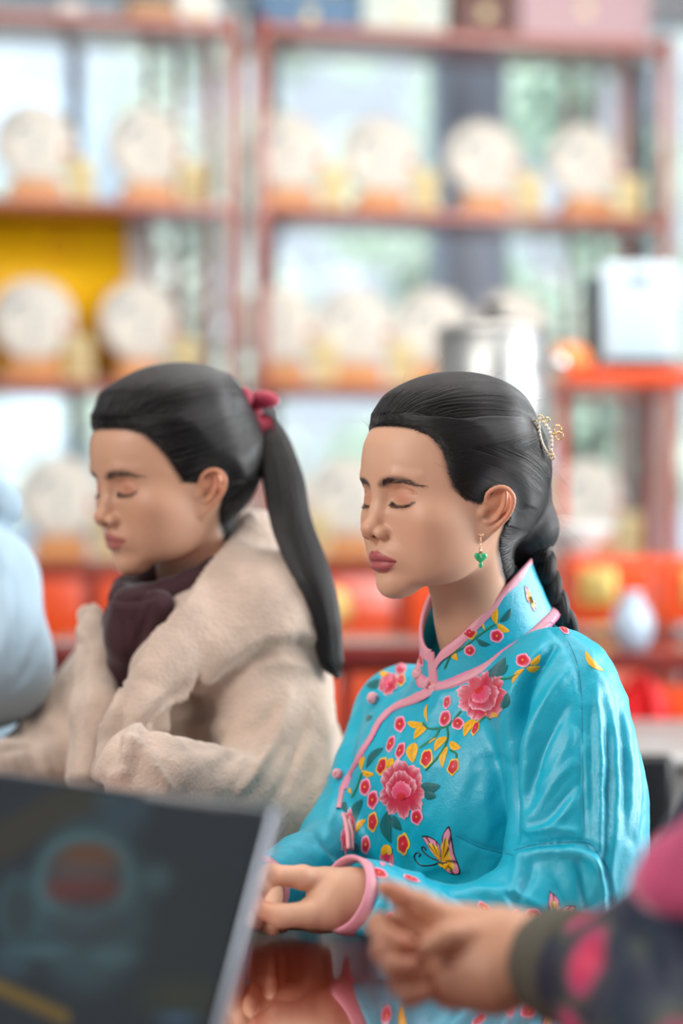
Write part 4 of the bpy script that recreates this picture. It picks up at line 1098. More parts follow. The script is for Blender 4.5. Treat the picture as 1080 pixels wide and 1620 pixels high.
LB = [collar_pt(t, .03, .0034) for t in np.linspace(.10, 2 * math.pi - .10, 110)]
NBn = [(lambda d: d / np.linalg.norm(d))(p_ - (NB + np.array([0, 0, -.05]))) for p_ in LB]
band(LB, NBn, .0052, .0020, 'neck_seam_trim', jackB)
P, N = on_cloth([(690, 1085), (676, 1096), (650, 1108), (622, 1120), (600, 1142), (588, 1165), (572, 1190), (556, 1220), (542, 1250), (536, 1280)], 60, off=.0006)
band(P, N, np.interp(np.linspace(0, 1, len(P)), [0, .1, .35, .5, 1], [.0062, .0072, .0052, .0036, .0032]), .0018, 'front_edge_trim', jackB)
# cuff ring near hand
ax = cufn - pt(640, 1450, 2.372); ax /= np.linalg.norm(ax); cu = np.cross(ax, [0, 0, 1.]); cu /= np.linalg.norm(cu); cw = np.cross(ax, cu)
def ring(c, ax, r, wd, name, parent, m=TRIM, t=.0016, sq=1.0):
    u = np.cross(ax, [0, 0, 1.]); u /= np.linalg.norm(u); w = np.cross(ax, u); mb = MB()
    pr = [(r - t * 1.6, 0), (r - t * 1.4, wd), (r, wd + .001), (r + t, wd), (r + t * 1.15, wd * .5), (r + t, .0), (r - t * .3, -.001)]
    a = np.linspace(0, 2 * math.pi, 49); V = []
    for q in a: 
        for rr, hh in pr: V.append(c + ax * hh + (u * math.cos(q) + w * math.sin(q) * sq) * rr)
    K = len(pr); i, j = np.meshgrid(np.arange(48), np.arange(K), indexing='ij'); j2 = (j + 1) % K
    V = np.array(V); V[:, 2] = np.maximum(V[:, 2], .7515)
    return mb.add(V, np.stack([i * K + j, i * K + j2, (i + 1) * K + j2, (i + 1) * K + j], -1).reshape(-1, 4)).build(name, m, parent)
ring(cufn - ax * .004, ax, .0366, .0160, 'cuff_trim', jackB)
ax2 = wrf - elf; ax2 /= np.linalg.norm(ax2); ring(wrf - ax2 * .004, ax2, .0318, .0105, 'cuff_trim', jackB)
# @@embroidery ---------------------------------------------------------- embroidery: raised thread shapes sewn on the cloth
THREAD = mat('embroidery_thread', vcol=True, rough=.42, sheen=.4, bump=(1400, .5, .0005))
PINK = srgb(240, 150, 178); DEEP = srgb(196, 22, 62); HOT = srgb(226, 70, 110); RED = srgb(205, 24, 34); YEL = srgb(240, 178, 10); YLT = srgb(236, 205, 90)
GRN = srgb(0, 104, 106); GR2 = srgb(10, 125, 80); BLK = srgb(22, 20, 34); LPK = srgb(246, 190, 205)
er_ = np.random.default_rng(11)
class Emb:
    def __init__(s, T, eye=None): s.T = T; s.V = []; s.F = []; s.C = []; s.n = 0
    def grid(s, XY, C, off):
        """XY (a,b,2) picture positions, C (a,b,3), off scalar or (a,b) in metres above the cloth"""
        a, b = XY.shape[:2]; P = np.zeros((a, b, 3)); ok = np.ones((a, b), bool); off = np.broadcast_to(off, (a, b))
        for i in range(a):
            for j in range(b):
                x, y = XY[i, j]; v = Vector(((x - 540) / FPX, 1, -(y - 810) / FPX)).normalized(); h = s.T.ray_cast(Vector((0, 0, CAMZ)), v)
                if h[0] is None: ok[i, j] = False; continue
                nn = h[1] if h[1].dot(v) < 0 else -h[1]
                if nn.dot(v) > -.12: nn = (nn - v * .3).normalized()
                P[i, j] = h[0] + nn * float(off[i, j])
        d = P[..., 1]; F = []
        for i in range(a - 1):
            for j in range(b - 1):
                if ok[i:i + 2, j:j + 2].all() and np.ptp(d[i:i + 2, j:j + 2]) < .03: F.append([i * b + j, i * b + j + 1, (i + 1) * b + j + 1, (i + 1) * b + j])
        if F: s.V.append(P.reshape(-1, 3)); s.F.append(np.array(F) + s.n); s.C.append(C.reshape(-1, 3)); s.n += a * b
    def build(s, name, parent, label=None):
        if not s.V: return None
        o = link(name, npmesh(name, np.concatenate(s.V), np.concatenate(s.F), np.concatenate(s.C)), THREAD, parent)
        if label: o['label'] = label
        return o
def A2(rx, ry, rot):
    c, s_ = math.cos(R(rot)), math.sin(R(rot)); return np.array([[c, -s_], [s_, c]]) @ np.diag([rx, ry])
def petal(e, base, tip, w, c0, c1, M=np.eye(2), org=(0, 0), off=.0006, lob=3, na=9, nb=13, p=1.8, root=.25):
    base = np.array(base, float); tip = np.array(tip, float); D = tip - base; Pp = np.array([-D[1], D[0]]) / (np.linalg.norm(D) + 1e-9) * w
    s_ = np.linspace(0, 1, na)[:, None]; t = np.linspace(-1, 1, nb)[None]
    edge = (1 - .38 * np.abs(t) ** 2.4) + .045 * np.cos(t * lob * math.pi)
    prof = root + (1 - root) * np.sin(np.clip(s_, 0, 1) * math.pi * .62) ** .8
    XY = base + (s_ * edge)[..., None] * D + (t * prof)[..., None] * Pp
    XY = XY @ M.T + np.array(org)
    jag = er_.uniform(-.10, .10, (1, nb)); k = np.clip((s_ + jag * s_) ** p + 0 * t, 0, 1)[..., None]
    C = np.array(c0) * (1 - k) + np.array(c1) * k
    C = C * er_.uniform(.88, 1.08, (na, nb, 1))
    e.grid(XY, C, off + .0006 * np.sin(s_ * math.pi) * (1 - t ** 2))
def disc(e, org, M, rings, off=.0006, n=30, scal=0):
    """rings: list of (radius fraction, colour)"""
    a = np.linspace(0, 2 * math.pi, n + 1); r = np.array([q[0] for q in rings])[:, None]
    w = 1 + scal * np.cos(5 * a)[None] * r + er_.uniform(-.05, .05, n + 1)[None] * r; w[:, -1] = w[:, 0]
    XY = np.stack([r * w * np.cos(a), r * w * np.sin(a)], -1) @ M.T + np.array(org)
    C = np.tile(np.array([q[1] for q in rings])[:, None], (1, n + 1, 1)) * er_.uniform(.9, 1.08, (len(rings), n + 1, 1))
    e.grid(XY, C, off + .0007 * (1 - r ** 2))
def blossom(x, y, rx, ry, rot=0, kind='p', T=None, parent=None):
    e = Emb(T or jT)
    if kind == 'p': disc(e, (x, y), A2(rx, ry, rot), [(0, YEL), (.10, YEL), (.16, DEEP), (.42, RED), (.56, DEEP), (.72, HOT), (.84, PINK), (1, LPK)], scal=.05)
    else: disc(e, (x, y), A2(rx, ry, rot), [(0, LPK), (.10, HOT), (.18, RED), (.5, RED), (.74, DEEP), (.80, YEL), (1, YLT)], scal=.08)
    e.build('pink_blossom' if kind == 'p' else 'red_blossom', parent or jackB)
def leaf(x0, y0, x1, y1, w, kind='y', T=None, parent=None, bend=.12):
    e = Emb(T or jT); a = np.array([x0, y0], float); b = np.array([x1, y1], float); D = b - a; Pp = np.array([-D[1], D[0]]); L = np.linalg.norm(D); Pp /= L
    s_ = np.linspace(0, 1, 11)[:, None]; t = np.linspace(-1, 1, 7)[None]
    wd = w * np.sin(math.pi * s_ ** .85) ** .8
    XY = a + s_[..., None] * D + (t * wd)[..., None] * Pp + (bend * L * np.sin(math.pi * s_))[..., None] * Pp
    base, mid = (YEL, srgb(205, 140, 0)) if kind == 'y' else (GRN, srgb(0, 84, 92))
    k = (np.abs(t) < .2) * np.ones_like(s_); C = np.array(base) * (1 - k[..., None] * .6) + np.array(mid) * k[..., None] * .6
    C = C * er_.uniform(.85, 1.1, C.shape[:2] + (1,))
    e.grid(XY, C, .0005 + .0005 * (1 - t ** 2) * np.sin(math.pi * s_))
    e.build('yellow_leaf' if kind == 'y' else 'green_leaf', parent or jackB)
def stem(pts, w=1.6, col=GR2, T=None, parent=None, name='stem', n=24, e=None, off=.0005):
    own = e is None; e = e or Emb(T or jT); q = spline(pts, n); tg = np.gradient(q, axis=0); tg /= np.linalg.norm(tg, axis=1)[:, None] + 1e-9
    pp = np.stack([-tg[:, 1], tg[:, 0]], 1); t = np.array([-1, -.5, .5, 1])[None, :, None]
    XY = q[:, None] + pp[:, None] * t * w
    C = np.tile(np.array(col), (n, 4, 1)) * er_.uniform(.85, 1.1, (n, 4, 1)); e.grid(XY, C, off + np.array([0, .0005, .0005, 0])[None])
    if own: e.build(name, parent or jackB)
def peony(x, y, sx, sy, rot=0, flip=1, parent=None, T=None):
    e = Emb(T or jT); M = A2(sx, sy, rot) @ np.diag([flip, 1])
    o = (x, y); k = 0
    def pe(b, t, w, off, lob=3, c0=DEEP, c1=LPK, p=7, root=.3): petal(e, b, t, w, c0, c1, M, o, off, lob, p=p, root=root)
    # outer petals
    pe((-.10, .05), (-.98, .30), .36, .0003); pe((-.10, -.10), (-.80, -.62), .42, .0004); pe((0, -.10), (-.10, -1.02), .50, .0005)
    pe((.10, -.10), (.80, -.66), .44, .0004); pe((.10, .0), (1.02, .12), .38, .0003); pe((.12, .10), (.76, .74), .34, .0006)
    pe((0, .15), (.02, 1.02), .30, .0009, 3); pe((-.12, .10), (-.62, .80), .30, .0006)
    # inner ruffles
    pe((-.05, .10), (-.62, -.22), .34, .0011); pe((.05, .10), (.60, -.28), .34, .0011); pe((0, .10), (-.02, -.66), .46, .0013, 4)
    pe((0, .22), (-.36, -.10), .26, .0016, 3, HOT); pe((0, .22), (.36, -.14), .26, .0016, 3, HOT); pe((0, .30), (0, -.30), .34, .0019, 4, HOT, PINK)
    pe((0, .36), (0, .06), .20, .0022, 3, RED, HOT)
    return e.build('peony', parent or jackB, 'large embroidered peony')
def butterfly(wings, body, ant, parent=None, T=None):
    e = Emb(T or jT)
    for poly, root in wings:                             # polygons with a pink border, yellow field and black veins
        poly = np.array(poly, float); root = np.array(root, float); n = len(poly)
        q = spline(np.vstack([poly, poly[:1]]), 26)
        r = np.array([0, .25, .5, .66, .70, .9, .96, 1.0])[:, None, None]
        XY = root + (q[None] - root) * r
        cols = [YEL, YEL, YEL, YLT, PINK, PINK, BLK, BLK]; C = np.tile(np.array(cols)[:, None], (1, 26, 1))
        C[1:4, ::4] = BLK; C[4:6, 2::5] = BLK
        e.grid(XY, C, .0005)
    for a, b, w in body:
        stem([a, b], w, YEL, e=e, n=5, off=.0012)
    stem([body[0][0], body[-1][1]], .9, BLK, e=e, n=6, off=.0018)
    for p in ant: stem(p, 1.0, BLK, e=e, n=26, off=.0006)
    return e.build('butterfly', parent or jackB, 'embroidered butterfly with pink and yellow wings')
peony(636, 1249, 37, 46, -4); peony(764, 1101, 41, 38, 150); peony(550, 1316, 11, 37, 8)
peony(615, 1082, 19, 15, -60); peony(634, 1056, 9, 14, 10)
for q in ((707, 1111, 6, 11, 15), (704, 1137, 9, 14, 15), (724, 1145, 10, 10), (633, 1146, 9, 13, 8), (618, 1177, 6, 14, 20), (633.5, 1188, 7, 14, 20), (578, 1245, 9, 14, 8), (590, 1265, 9, 15, 8),
          (659.5, 1292, 9.5, 13, 5), (578, 1336, 8, 15, 4), (827.5, 1045, 11.5, 11, 0), (843, 1446, 13, 10, 0), (815.5, 1452, 8, 14, -5), (766, 1435, 13, 6, 35), (600, 1381, 14, 7, 25),
          (650, 1390, 14, 4, 20), (892, 996, 10, 5, 45), (617, 1452, 9, 11, 0)): blossom(*q)
for q in ((675, 1200, 9.5, 15, 15), (717, 1213, 8.5, 14, 20), (604, 1212, 7.5, 15, 20), (752, 1152, 5, 13, 22), (634.6, 1076, 6.5, 10, 10), (590, 1300, 8, 16, 4), (638, 1335, 10, 17, 2)): blossom(*q, kind='r')
for q in ((644, 1143, 671, 1145, 5.5), (675, 1150, 655, 1170, 6), (657, 1175, 653, 1207, 9), (676, 1114, 677, 1144, 2.5), (707, 1166, 687, 1189, 6), (711, 1174, 729, 1184, 6.5), (708, 1181, 700, 1215, 5.5),
          (690, 1167, 678, 1177, 2.5), (752, 1138, 734, 1166, 6.5), (599, 1063, 615, 1066, 4.5), (577, 1196, 572, 1219, 4), (622, 1200, 615, 1216, 6), (572, 1220, 592, 1225, 5), (579, 1296, 562, 1318, 4.5),
          (838, 1052, 854, 1035, 5), (832, 1058, 854, 1054, 5.5), (829, 1058, 810, 1082, 3.5), (778, 1123, 788, 1134, 6.5), (770, 1124, 772, 1134, 3), (553, 1246, 556, 1256, 3), (600, 1400, 628, 1408, 6),
          (652, 1430, 640, 1462, 6), (925, 1030, 955, 1062, 5)): leaf(*q)
for q in ((607, 1183, 579, 1216, 5.5), (580, 1086, 603, 1074, 7), (665, 1243, 697, 1243, 9), (672, 1250, 690, 1262, 8), (614, 1282, 619, 1335, 9), (622, 1290, 636, 1314, 7), (573, 1264, 561, 1302, 7),
          (545, 1268, 548, 1286, 5), (560, 1334, 568, 1350, 6), (768, 1072, 800, 1040, 9), (780, 1066, 804, 1052, 6), (790, 1122, 803, 1096, 7), (636, 1046, 641, 1034, 3), (588, 1132, 580, 1142, 4)): leaf(*q, kind='g')
for q in ([(729, 1125), (708, 1148), (680, 1153), (669, 1144)], [(707, 1148), (708, 1168), (697, 1192), (673, 1219)], [(695, 1153), (688, 1166), (664, 1183)], [(712, 1187), (721, 1192), (722, 1200)],
          [(573, 1222), (565, 1245), (556, 1262)], [(792, 1074), (805, 1073), (820, 1066)], [(757, 1143), (768, 1134), (776, 1138)]): stem(q)
# tulip bud
e = Emb(jT); petal(e, (612, 1342), (604, 1371), 7, DEEP, PINK); petal(e, (612, 1342), (620, 1371), 7, DEEP, PINK); petal(e, (612, 1342), (613, 1366), 6, DEEP, HOT, off=.001)
petal(e, (612, 1336), (606, 1352), 5, YEL, YEL, off=.0014); petal(e, (613, 1336), (618, 1352), 5, YEL, YLT, off=.0014); e.build('tulip_bud', jackB)
k3 = lambda a, b: (520 + a / 4.91, 1180 + b / 4.91)
butterfly([([k3(*q) for q in ((722, 696), (775, 700), (838, 738), (862, 790), (868, 900), (815, 845), (765, 775))], k3(862, 880)),
           ([k3(*q) for q in ((868, 770), (890, 680), (935, 622), (955, 720), (972, 830), (1005, 915), (1018, 990), (960, 998), (905, 965), (875, 890))], k3(880, 890))],
          [(k3(925, 905), k3(895, 945), 3.4), (k3(880, 935), k3(860, 905), 2.2)],
          [[k3(*q) for q in ((860, 895), (800, 870), (745, 830), (722, 790), (745, 785), (755, 810))], [k3(*q) for q in ((858, 905), (790, 928), (710, 925), (665, 870), (680, 830), (712, 840), (700, 862))]])
butterfly([([(869, 1409), (881, 1420), (886, 1437), (879, 1454), (866, 1446)], (879, 1453)), ([(911, 1433), (897, 1432), (885, 1440), (879, 1454), (893, 1457), (905, 1446)], (880, 1454))],
          [((882, 1450), (877, 1458), 2.2)], [[(884, 1452), (898, 1458), (905, 1452), (900, 1449)]])
# collar
cT_ = cT
for q in ((695, 1031, 9, 9), (743, 1029, 9, 9), (785, 1006, 11, 11)): blossom(*q, T=cT, parent=collarB)
blossom(742.7, 1000.5, 11, 10.5, 0, 'r', cT, collarB); blossom(666, 1044, 4, 11, -12, 'p', cT, collarB)
for q in ((694, 1014, 715, 1025, 5), (727, 1010, 717, 1024, 4.5), (716, 1027, 724, 1045, 5), (785, 962, 785, 988, 5.5), (786, 987, 806, 999, 5.5), (763, 981, 768, 998, 2)): leaf(*q, T=cT, parent=collarB)
for q in ((790, 984, 808, 962, 5), (753, 1011, 776, 1020, 4.5)): leaf(*q, kind='g', T=cT, parent=collarB)
stem([(703, 1058), (713, 1038), (733, 1024), (760, 1003), (782, 988)], 1.5, T=cT, parent=collarB)
butterfly([([(829, 926), (836, 932), (840, 946), (836, 954), (831, 944)], (839, 948)), ([(839, 948), (846, 952), (848, 962), (845, 968), (840, 960)], (839, 950))], [((838, 944), (841, 954), 1.6)], [], collarB, cT)
# scalloped stitching beside the pink bindings
SCAL = mat('pink_stitching', srgb(238, 120, 160), .5)
def scallop(P, N, side, w0, amp, parent, name):
    P = np.asarray(P); N = np.asarray(N); T = np.gradient(P, axis=0); L = np.concatenate([[0], np.cumsum(np.linalg.norm(np.diff(P, axis=0), axis=1))]); T /= np.linalg.norm(T, axis=1)[:, None]
    Sd = np.cross(T, N); Sd /= np.linalg.norm(Sd, axis=1)[:, None]; k = 260; l = np.linspace(0, L[-1], k)
    I = lambda A: np.stack([np.interp(l, L, A[:, c]) for c in range(3)], 1)
    P, Sd, N = I(P), I(Sd), I(N); w = w0 + amp * np.abs(np.sin(l / .0052 * math.pi))
    A = np.stack([P + N * .0002, P + side * Sd * (w * .6)[:, None] + N * .0007, P + side * Sd * w[:, None] + N * .0003], 1)
    i, j = np.meshgrid(np.arange(k - 1), np.arange(2), indexing='ij'); F = np.stack([i * 3 + j, i * 3 + j + 1, (i + 1) * 3 + j + 1, (i + 1) * 3 + j], -1).reshape(-1, 4)
    MB().add(A.reshape(-1, 3), F).build(name, SCAL, parent)
for sd in (-1, 1): scallop(LB, NBn, sd, .0058, .0018, jackB, 'scalloped_stitching')
P, N = on_cloth([(676, 1096), (650, 1108), (622, 1120), (600, 1142), (588, 1165), (572, 1190), (556, 1220), (542, 1250)], 60, off=.0006)
for sd in (-1, 1): scallop(P, N, sd, .0050, .0016, jackB, 'scalloped_stitching')
# cuff stitching
a = np.linspace(0, 2 * math.pi, 80); cc = cufn - ax * .0065
rp = [cc + (cu * math.cos(q) + cw * math.sin(q)) * .0365 for q in a]; rn = [cu * math.cos(q) + cw * math.sin(q) for q in a]
rp = np.array(rp); rp[:, 2] = np.maximum(rp[:, 2], .7515)
for sd in (-1, 1): scallop(rp, rn, sd, .0022, .0016, jackB, 'scalloped_stitching')
# frog fasteners: knot balls and cord loops
FROG = mat('pink_cord', srgb(232, 165, 172), .55, sheen=.5, bump=(500, .4, .0005))
def at_cloth(x, y, T=None):
    v = Vector(((x - 540) / FPX, 1, -(y - 810) / FPX)).normalized(); h = (T or jT).ray_cast(Vector((0, 0, CAMZ)), v)
    if h[0] is None: return None
    n = h[1] if h[1].dot(v) < 0 else -h[1]; return np.array(h[0]), np.array(n)
def knot(x, y, r, parent=jackB, T=None):
    hit = at_cloth(x, y, T)
    if hit is None: return None
    P, N = hit; c = P + N * r * .75; mb = MB(); mb.ball(c, r * .72, 8)
    g = np.random.default_rng(int(x)); 
    for k in range(6):                                   # cord wound round the knot
        axs = g.normal(size=3); axs /= np.linalg.norm(axs); u = np.cross(axs, [.3, .5, .8]); u /= np.linalg.norm(u); w = np.cross(axs, u)
        mb.tube([c + (u * math.cos(q) + w * math.sin(q)) * r * .74 + axs * r * .28 for q in np.linspace(0, 2 * math.pi, 18)], r * .27, 6)
    return mb.build('frog_knot', FROG, parent)
knot(665.5, 1073, .0078); knot(594, 1108, .0066); knot(536, 1227, .0056)
def cord(pts, r, parent=jackB, off=.0022, T=None):
    P, N = on_cloth(pts, 24, T=T, off=off)
    return MB().tube(P, r, 8).build('frog_loop', FROG, parent)
cord([(674, 1084), (690, 1079), (706, 1070), (718, 1058), (722, 1064), (712, 1075), (694, 1086), (680, 1092)], .0030)
cord([(676, 1064), (682, 1072), (682, 1084), (675, 1092)], .0032, off=.006)
cord([(543, 1290), (547, 1310), (548, 1345)], .0028); cord([(551, 1300), (554, 1320), (553, 1345)], .0028)
# seams
SEAMM = mat('seam_thread', srgb(0, 120, 150), .6)
for q in ([(853, 975), (880, 990), (903, 1024), (917, 1070), (921, 1150), (922, 1240), (924, 1332)], [(812, 1345), (850, 1336), (925, 1333), (945, 1350), (962, 1375)], [(722, 1322), (760, 1341), (812, 1353)]):
    P, N = on_cloth(q, 60, off=-.0002); MB().tube(P, .00055, 5).build('seam', SEAMM, jackB)
# @@hands --------------------------------------------------------------- hands
def hand_sdf(palm, fingers, thumb, arm):
    """each a (points, radii) list in world space"""
    def fn(P):
        d = None
        for a, r in palm:
            e = chain(P, a, r, .012); d = e if d is None else smin(d, e, .012)
        d = smin(d, chain(P, arm[0], arm[1], .01), .014)
        fd = None
        for a, r in fingers:
            e = chain(P, a, r, .003)
            for q, rr in list(zip(a, r))[1:-1]: e = smin(e, np.sqrt(((P - np.asarray(q, f32)) ** 2).sum(1)) - rr * 1.07, .003)
            fd = e if fd is None else np.minimum(fd, e)
        d = smin(d, fd, .0045)
        e = chain(P, thumb[0], thumb[1], .004)
        return smin(d, e, .006)
    return fn
def hand_colors(V, base, tips, knk):
    c = np.tile(np.array(base), (len(V), 1))
    for t, r in tips: c = blend(c, np.array(base) * (1.05, .66, .60), .6 * np.exp(-((V - t) ** 2).sum(1) / r ** 2))
    for t, r in knk: c = blend(c, np.array(base) * (1.0, .70, .62), .5 * np.exp(-((V - t) ** 2).sum(1) / r ** 2))
    n = noise1(V, 160) * .03 + noise1(V, 70, 2) * .03
    return c * (1 + n)[:, None]
def join(*parts):
    V = []; F = []; C = []; n = 0
    for v, f, c in parts: V.append(v); F.append(f + n); C.append(c); n += len(v)
    return np.concatenate(V), np.concatenate(F), np.concatenate(C)
NAILM = mat('nail', srgb(226, 168, 156), .18, coat=.5)
def nail(c, fwd, up, w, l, parent):
    fwd = fwd / np.linalg.norm(fwd); up = up - fwd * (up @ fwd); up /= np.linalg.norm(up); s_ = np.cross(fwd, up)
    V = []; 
    for i in np.linspace(-1, 1, 7):
        for j in np.linspace(-1, 1, 7): V.append(c + fwd * l * i + s_ * w * j * (1 - .12 * i * i) + up * (.0009 - .0016 * j * j - .0004 * max(i, 0)))
    F = [[a * 7 + b, a * 7 + b + 1, (a + 1) * 7 + b + 1, (a + 1) * 7 + b] for a in range(6) for b in range(6)]
    return MB().add(V, F).build('fingernail', NAILM, parent)

# her near hand: palm up on the table, thumb and index closed to a ring
hp = lambda x, y, Y: pt(x, y, Y)
B_palm = [([hp(566, 1412, 2.335), hp(530, 1412, 2.332), hp(512, 1402, 2.335)], [.0215, .0215, .0160]), ([hp(560, 1420, 2.335), hp(520, 1438, 2.325), hp(492, 1446, 2.318)], [.0200, .0185, .0130]),
          ([hp(545, 1432, 2.345), hp(505, 1446, 2.355), hp(480, 1448, 2.365)], [.020, .0185, .0125])]
B_index = ([hp(520, 1396, 2.335), hp(478, 1388, 2.322), hp(430, 1384, 2.312), hp(411, 1402, 2.306), hp(404, 1424, 2.303)], [.0140, .0110, .0098, .0088, .0072])
B_thumb = ([hp(522, 1436, 2.322), hp(485, 1446, 2.310), hp(444, 1449, 2.302), hp(414, 1440, 2.300)], [.0165, .0120, .0112, .0084])
B_f = [B_index, ([hp(500, 1450, 2.345), hp(440, 1452, 2.352), hp(402, 1448, 2.338), hp(400, 1458, 2.318)], [.012, .0102, .0092, .0075]),
       ([hp(498, 1452, 2.36), hp(446, 1462, 2.375), hp(414, 1466, 2.36), hp(430, 1470, 2.335)], [.0118, .0095, .0086, .0072]),
       ([hp(500, 1458, 2.375), hp(458, 1464, 2.392), hp(436, 1466, 2.38), hp(446, 1470, 2.355)], [.0105, .0082, .0074, .0064])]
hfn = hand_sdf(B_palm, B_f, B_thumb, ([hp(560, 1416, 2.336), hp(620, 1428, 2.345), hp(700, 1442, 2.36)], [.0215, .0225, .024]))
def tabled(fn, z=.7508): return lambda P: smax(fn(P), (z - P[:, 2]), .002)
h1V, h1F = mesh_sdf(tabled(hfn), (-.12, 2.27, .745), (.12, 2.44, .835), .0014, newton=1)
h1C = hand_colors(h1V, PB['skin'], [(B_index[0][-1], .010), (B_thumb[0][-1], .012)], [(B_index[0][2], .010), (B_index[0][0], .010)])
# her far hand, mostly hidden behind the near one
d0 = wrf; ff = (wrf - elf) / np.linalg.norm(wrf - elf)
fsd = np.cross(ff, [0, 0, 1.]); fsd /= np.linalg.norm(fsd)
F_f = [([d0 + ff * .05 + fsd * s_, d0 + ff * .088 + fsd * s_ * 1.1 + [0, 0, .004], d0 + ff * .105 + fsd * s_ * 1.1 + [0, 0, -.010], d0 + ff * .096 + fsd * s_ + [0, 0, -.022]], [.0105, .0092, .0085, .007]) for s_ in (-.024, -.008, .009, .025)]
F_t = ([d0 + ff * .03 + fsd * -.026, d0 + ff * .062 + fsd * -.042 + [0, 0, -.006], d0 + ff * .085 + fsd * -.036 + [0, 0, -.014]], [.014, .011, .008])
hfn2 = hand_sdf([([d0, d0 + ff * .045], [.021, .020]), ([d0 + fsd * .012, d0 + ff * .045 + fsd * .018], [.018, .017]), ([d0 - fsd * .012, d0 + ff * .045 - fsd * .018], [.018, .017])], F_f, F_t, ([d0 - ff * .06, d0], [.022, .020]))
lo_ = d0 + ff * .03 - .12; hi_ = d0 + ff * .03 + .12
h2V, h2F = mesh_sdf(tabled(hfn2), lo_, hi_, .0024, newton=1)
h2C = np.tile(np.array(PB['skin']), (len(h2V), 1))
def core(fn, lo, hi, skin, h=.008):
    V, F = mesh_sdf(fn, lo, hi, h); return V, F, np.tile(np.array(skin), (len(V), 1))
# the covered body: trunk, arms, hips, thighs, legs in one skin
hipB = pt(800, 1250, 2.66) * [1, 1, 0] + [0, 0, .46]
def body_core(nb, sh, el, wr, hip, f, l):
    def fn(P):
        d = chain(P, [nb, nb + [0, 0, -.10], (nb + hip) / 2, hip + [0, 0, .05]], [.040, .085, .085, .11], .05)
        for k, s_ in enumerate((1, -1)):
            d = smin(d, chain(P, [sh[k], el[k], wr[k]], [.040, .030, .020], .02), .02)
            th = hip + l * s_ * .09; kn = th + f * .40 + [0, 0, .02]; an = kn - f * .02 + np.array([0, 0, -.40])
            d = smin(d, chain(P, [th, kn, an], [.082, .055, .038], .04), .04); d = smin(d, cone(P, an, an + f * .13 + [0, 0, -.04], .035, .028), .02)
        return d
    return fn
bc_ = core(body_core(NB + [0, 0, -.03], (shn, shf), (eln * [1, 1, 1], elf), (pt(640, 1440, 2.36), wrf), hipB, fB, lB), (-.55, 1.95, .0), (.55, 3.0, 1.02), PB['skin'])
V_, F_, C_ = join((bV, bF, bC), (h1V, h1F, h1C), (h2V, h2F, h2C), bc_)
bodyB.data = npmesh('body', V_, F_, C_); bodyB.data.materials.append(SKIN)
# dark trousers over the hips and legs
DARKC = mat('dark_trousers', (.02, .022, .03), .8, bump=(400, .3, .0006))
def trousers(hip, f, l, parent, m):
    def fn(P):
        d = ell(P, hip + [0, 0, .03], (.165, .165, .13))
        for s_ in (1, -1):
            th = hip + l * s_ * .09; kn = th + f * .40 + [0, 0, .02]; an = kn - f * .02 + np.array([0, 0, -.36])
            d = smin(d, chain(P, [th, kn, an], [.095, .068, .055], .05), .03)
        return smax(d, P[:, 2] - (hip[2] + .14), .01)
    V, F = mesh_sdf(fn, hip - [.62, .62, .46], hip + [.62, .62, .22], .012); return link('trousers', npmesh('t', V, F), m, parent)
trousers(hipB, fB, lB, womanB, DARKC)

# @@person_a ------------------------------------------------------------ the woman in the beige coat
womanA = empty('person', pt(330, 1480, 2.95) * [1, 1, 0] + [0, 0, .5], 'woman with a long ponytail, beige teddy coat and dark maroon scarf, eyes closed', 'person')
womanB.location = womanB.location
PA = dict(fwd=dirv(54, 7), origin=pt(268, 787, 2.86), scale=1.0, roll=0, skin=(.57, .31, .195), wide=1.05, lip=(.40, .12, .10), nose=1.05, lip_k=.75, lip_z=.003,
          hairline=([-.10, -.075, -.06, -.03, -.012, .0, .012, .020, .036, .050, .066, .080, .090, .098, .115],
                    [-.066, -.060, -.046, -.034, -.030, -.028, -.022, .026, .034, .040, .050, .060, .072, .088, .2]),
          hair_base=.0075, hair_top=.010, hair_back=.004, ear_out=26)
toLA, toWA = make_head(PA, None)
NBA = pt(345, 985, 2.93)
PA['neck'] = ([(0, -.022, -.028), tuple(toLA(pt(312, 900, 2.89))), tuple(toLA(NBA))], [.046, .044, .050])
aV, aF, aC = build_head(PA, womanA, .0022)
PA['bun'] = lambda P: cone(P, toLA(pt(372, 668, 2.93)), toLA(pt(400, 664, 2.93)), .020, .016)
hfnA = hair_sdf(PA); haV, haF = hair_mesh(PA, .003); haV, haF = trim_hair(haV, haF, PA)
hairA = link('hair', npmesh('hair', toWA(haV), haF), HAIRM, womanA)
tieL = toLA(pt(400, 660, 2.935))
ra, _ = roots(haV, haF, lambda V: hair_field(V, PA), 9000, .0005)
base_ = pull(tieL, .02)
SA = trace2(hfnA, ra, lambda Q: base_(Q) + np.array([0, -.25, .05]) * sstep(np.linalg.norm(Q - tieL, axis=1), .05, .14)[:, None], 20, .010, rng.uniform(.0003, .002, len(ra)).astype(f32))
strands('hair_strand', toWA(SA.reshape(-1, 3)).reshape(SA.shape), rng.uniform(.00015, .00026, len(SA)), HSTR, hairA)['kind'] = 'stuff'
tail = spline([pt(398, 664, 2.93), pt(425, 690, 2.90), pt(447, 755, 2.86), pt(462, 830, 2.83), pt(490, 905, 2.81), pt(512, 975, 2.80), pt(524, 1045, 2.80), pt(536, 1072, 2.80)], 40)
tr = np.interp(np.linspace(0, 1, 40), [0, .08, .3, .6, .85, .95, 1], [.010, .019, .025, .023, .014, .006, .002])
MB().tube(tail, tr * .82, 14).build('ponytail', HAIRM, hairA)
m = 3200; a = rng.uniform(0, 2 * math.pi, m); rr = np.sqrt(rng.uniform(.25, 1, m)); T_ = np.gradient(tail, axis=0); T_ /= np.linalg.norm(T_, axis=1)[:, None]
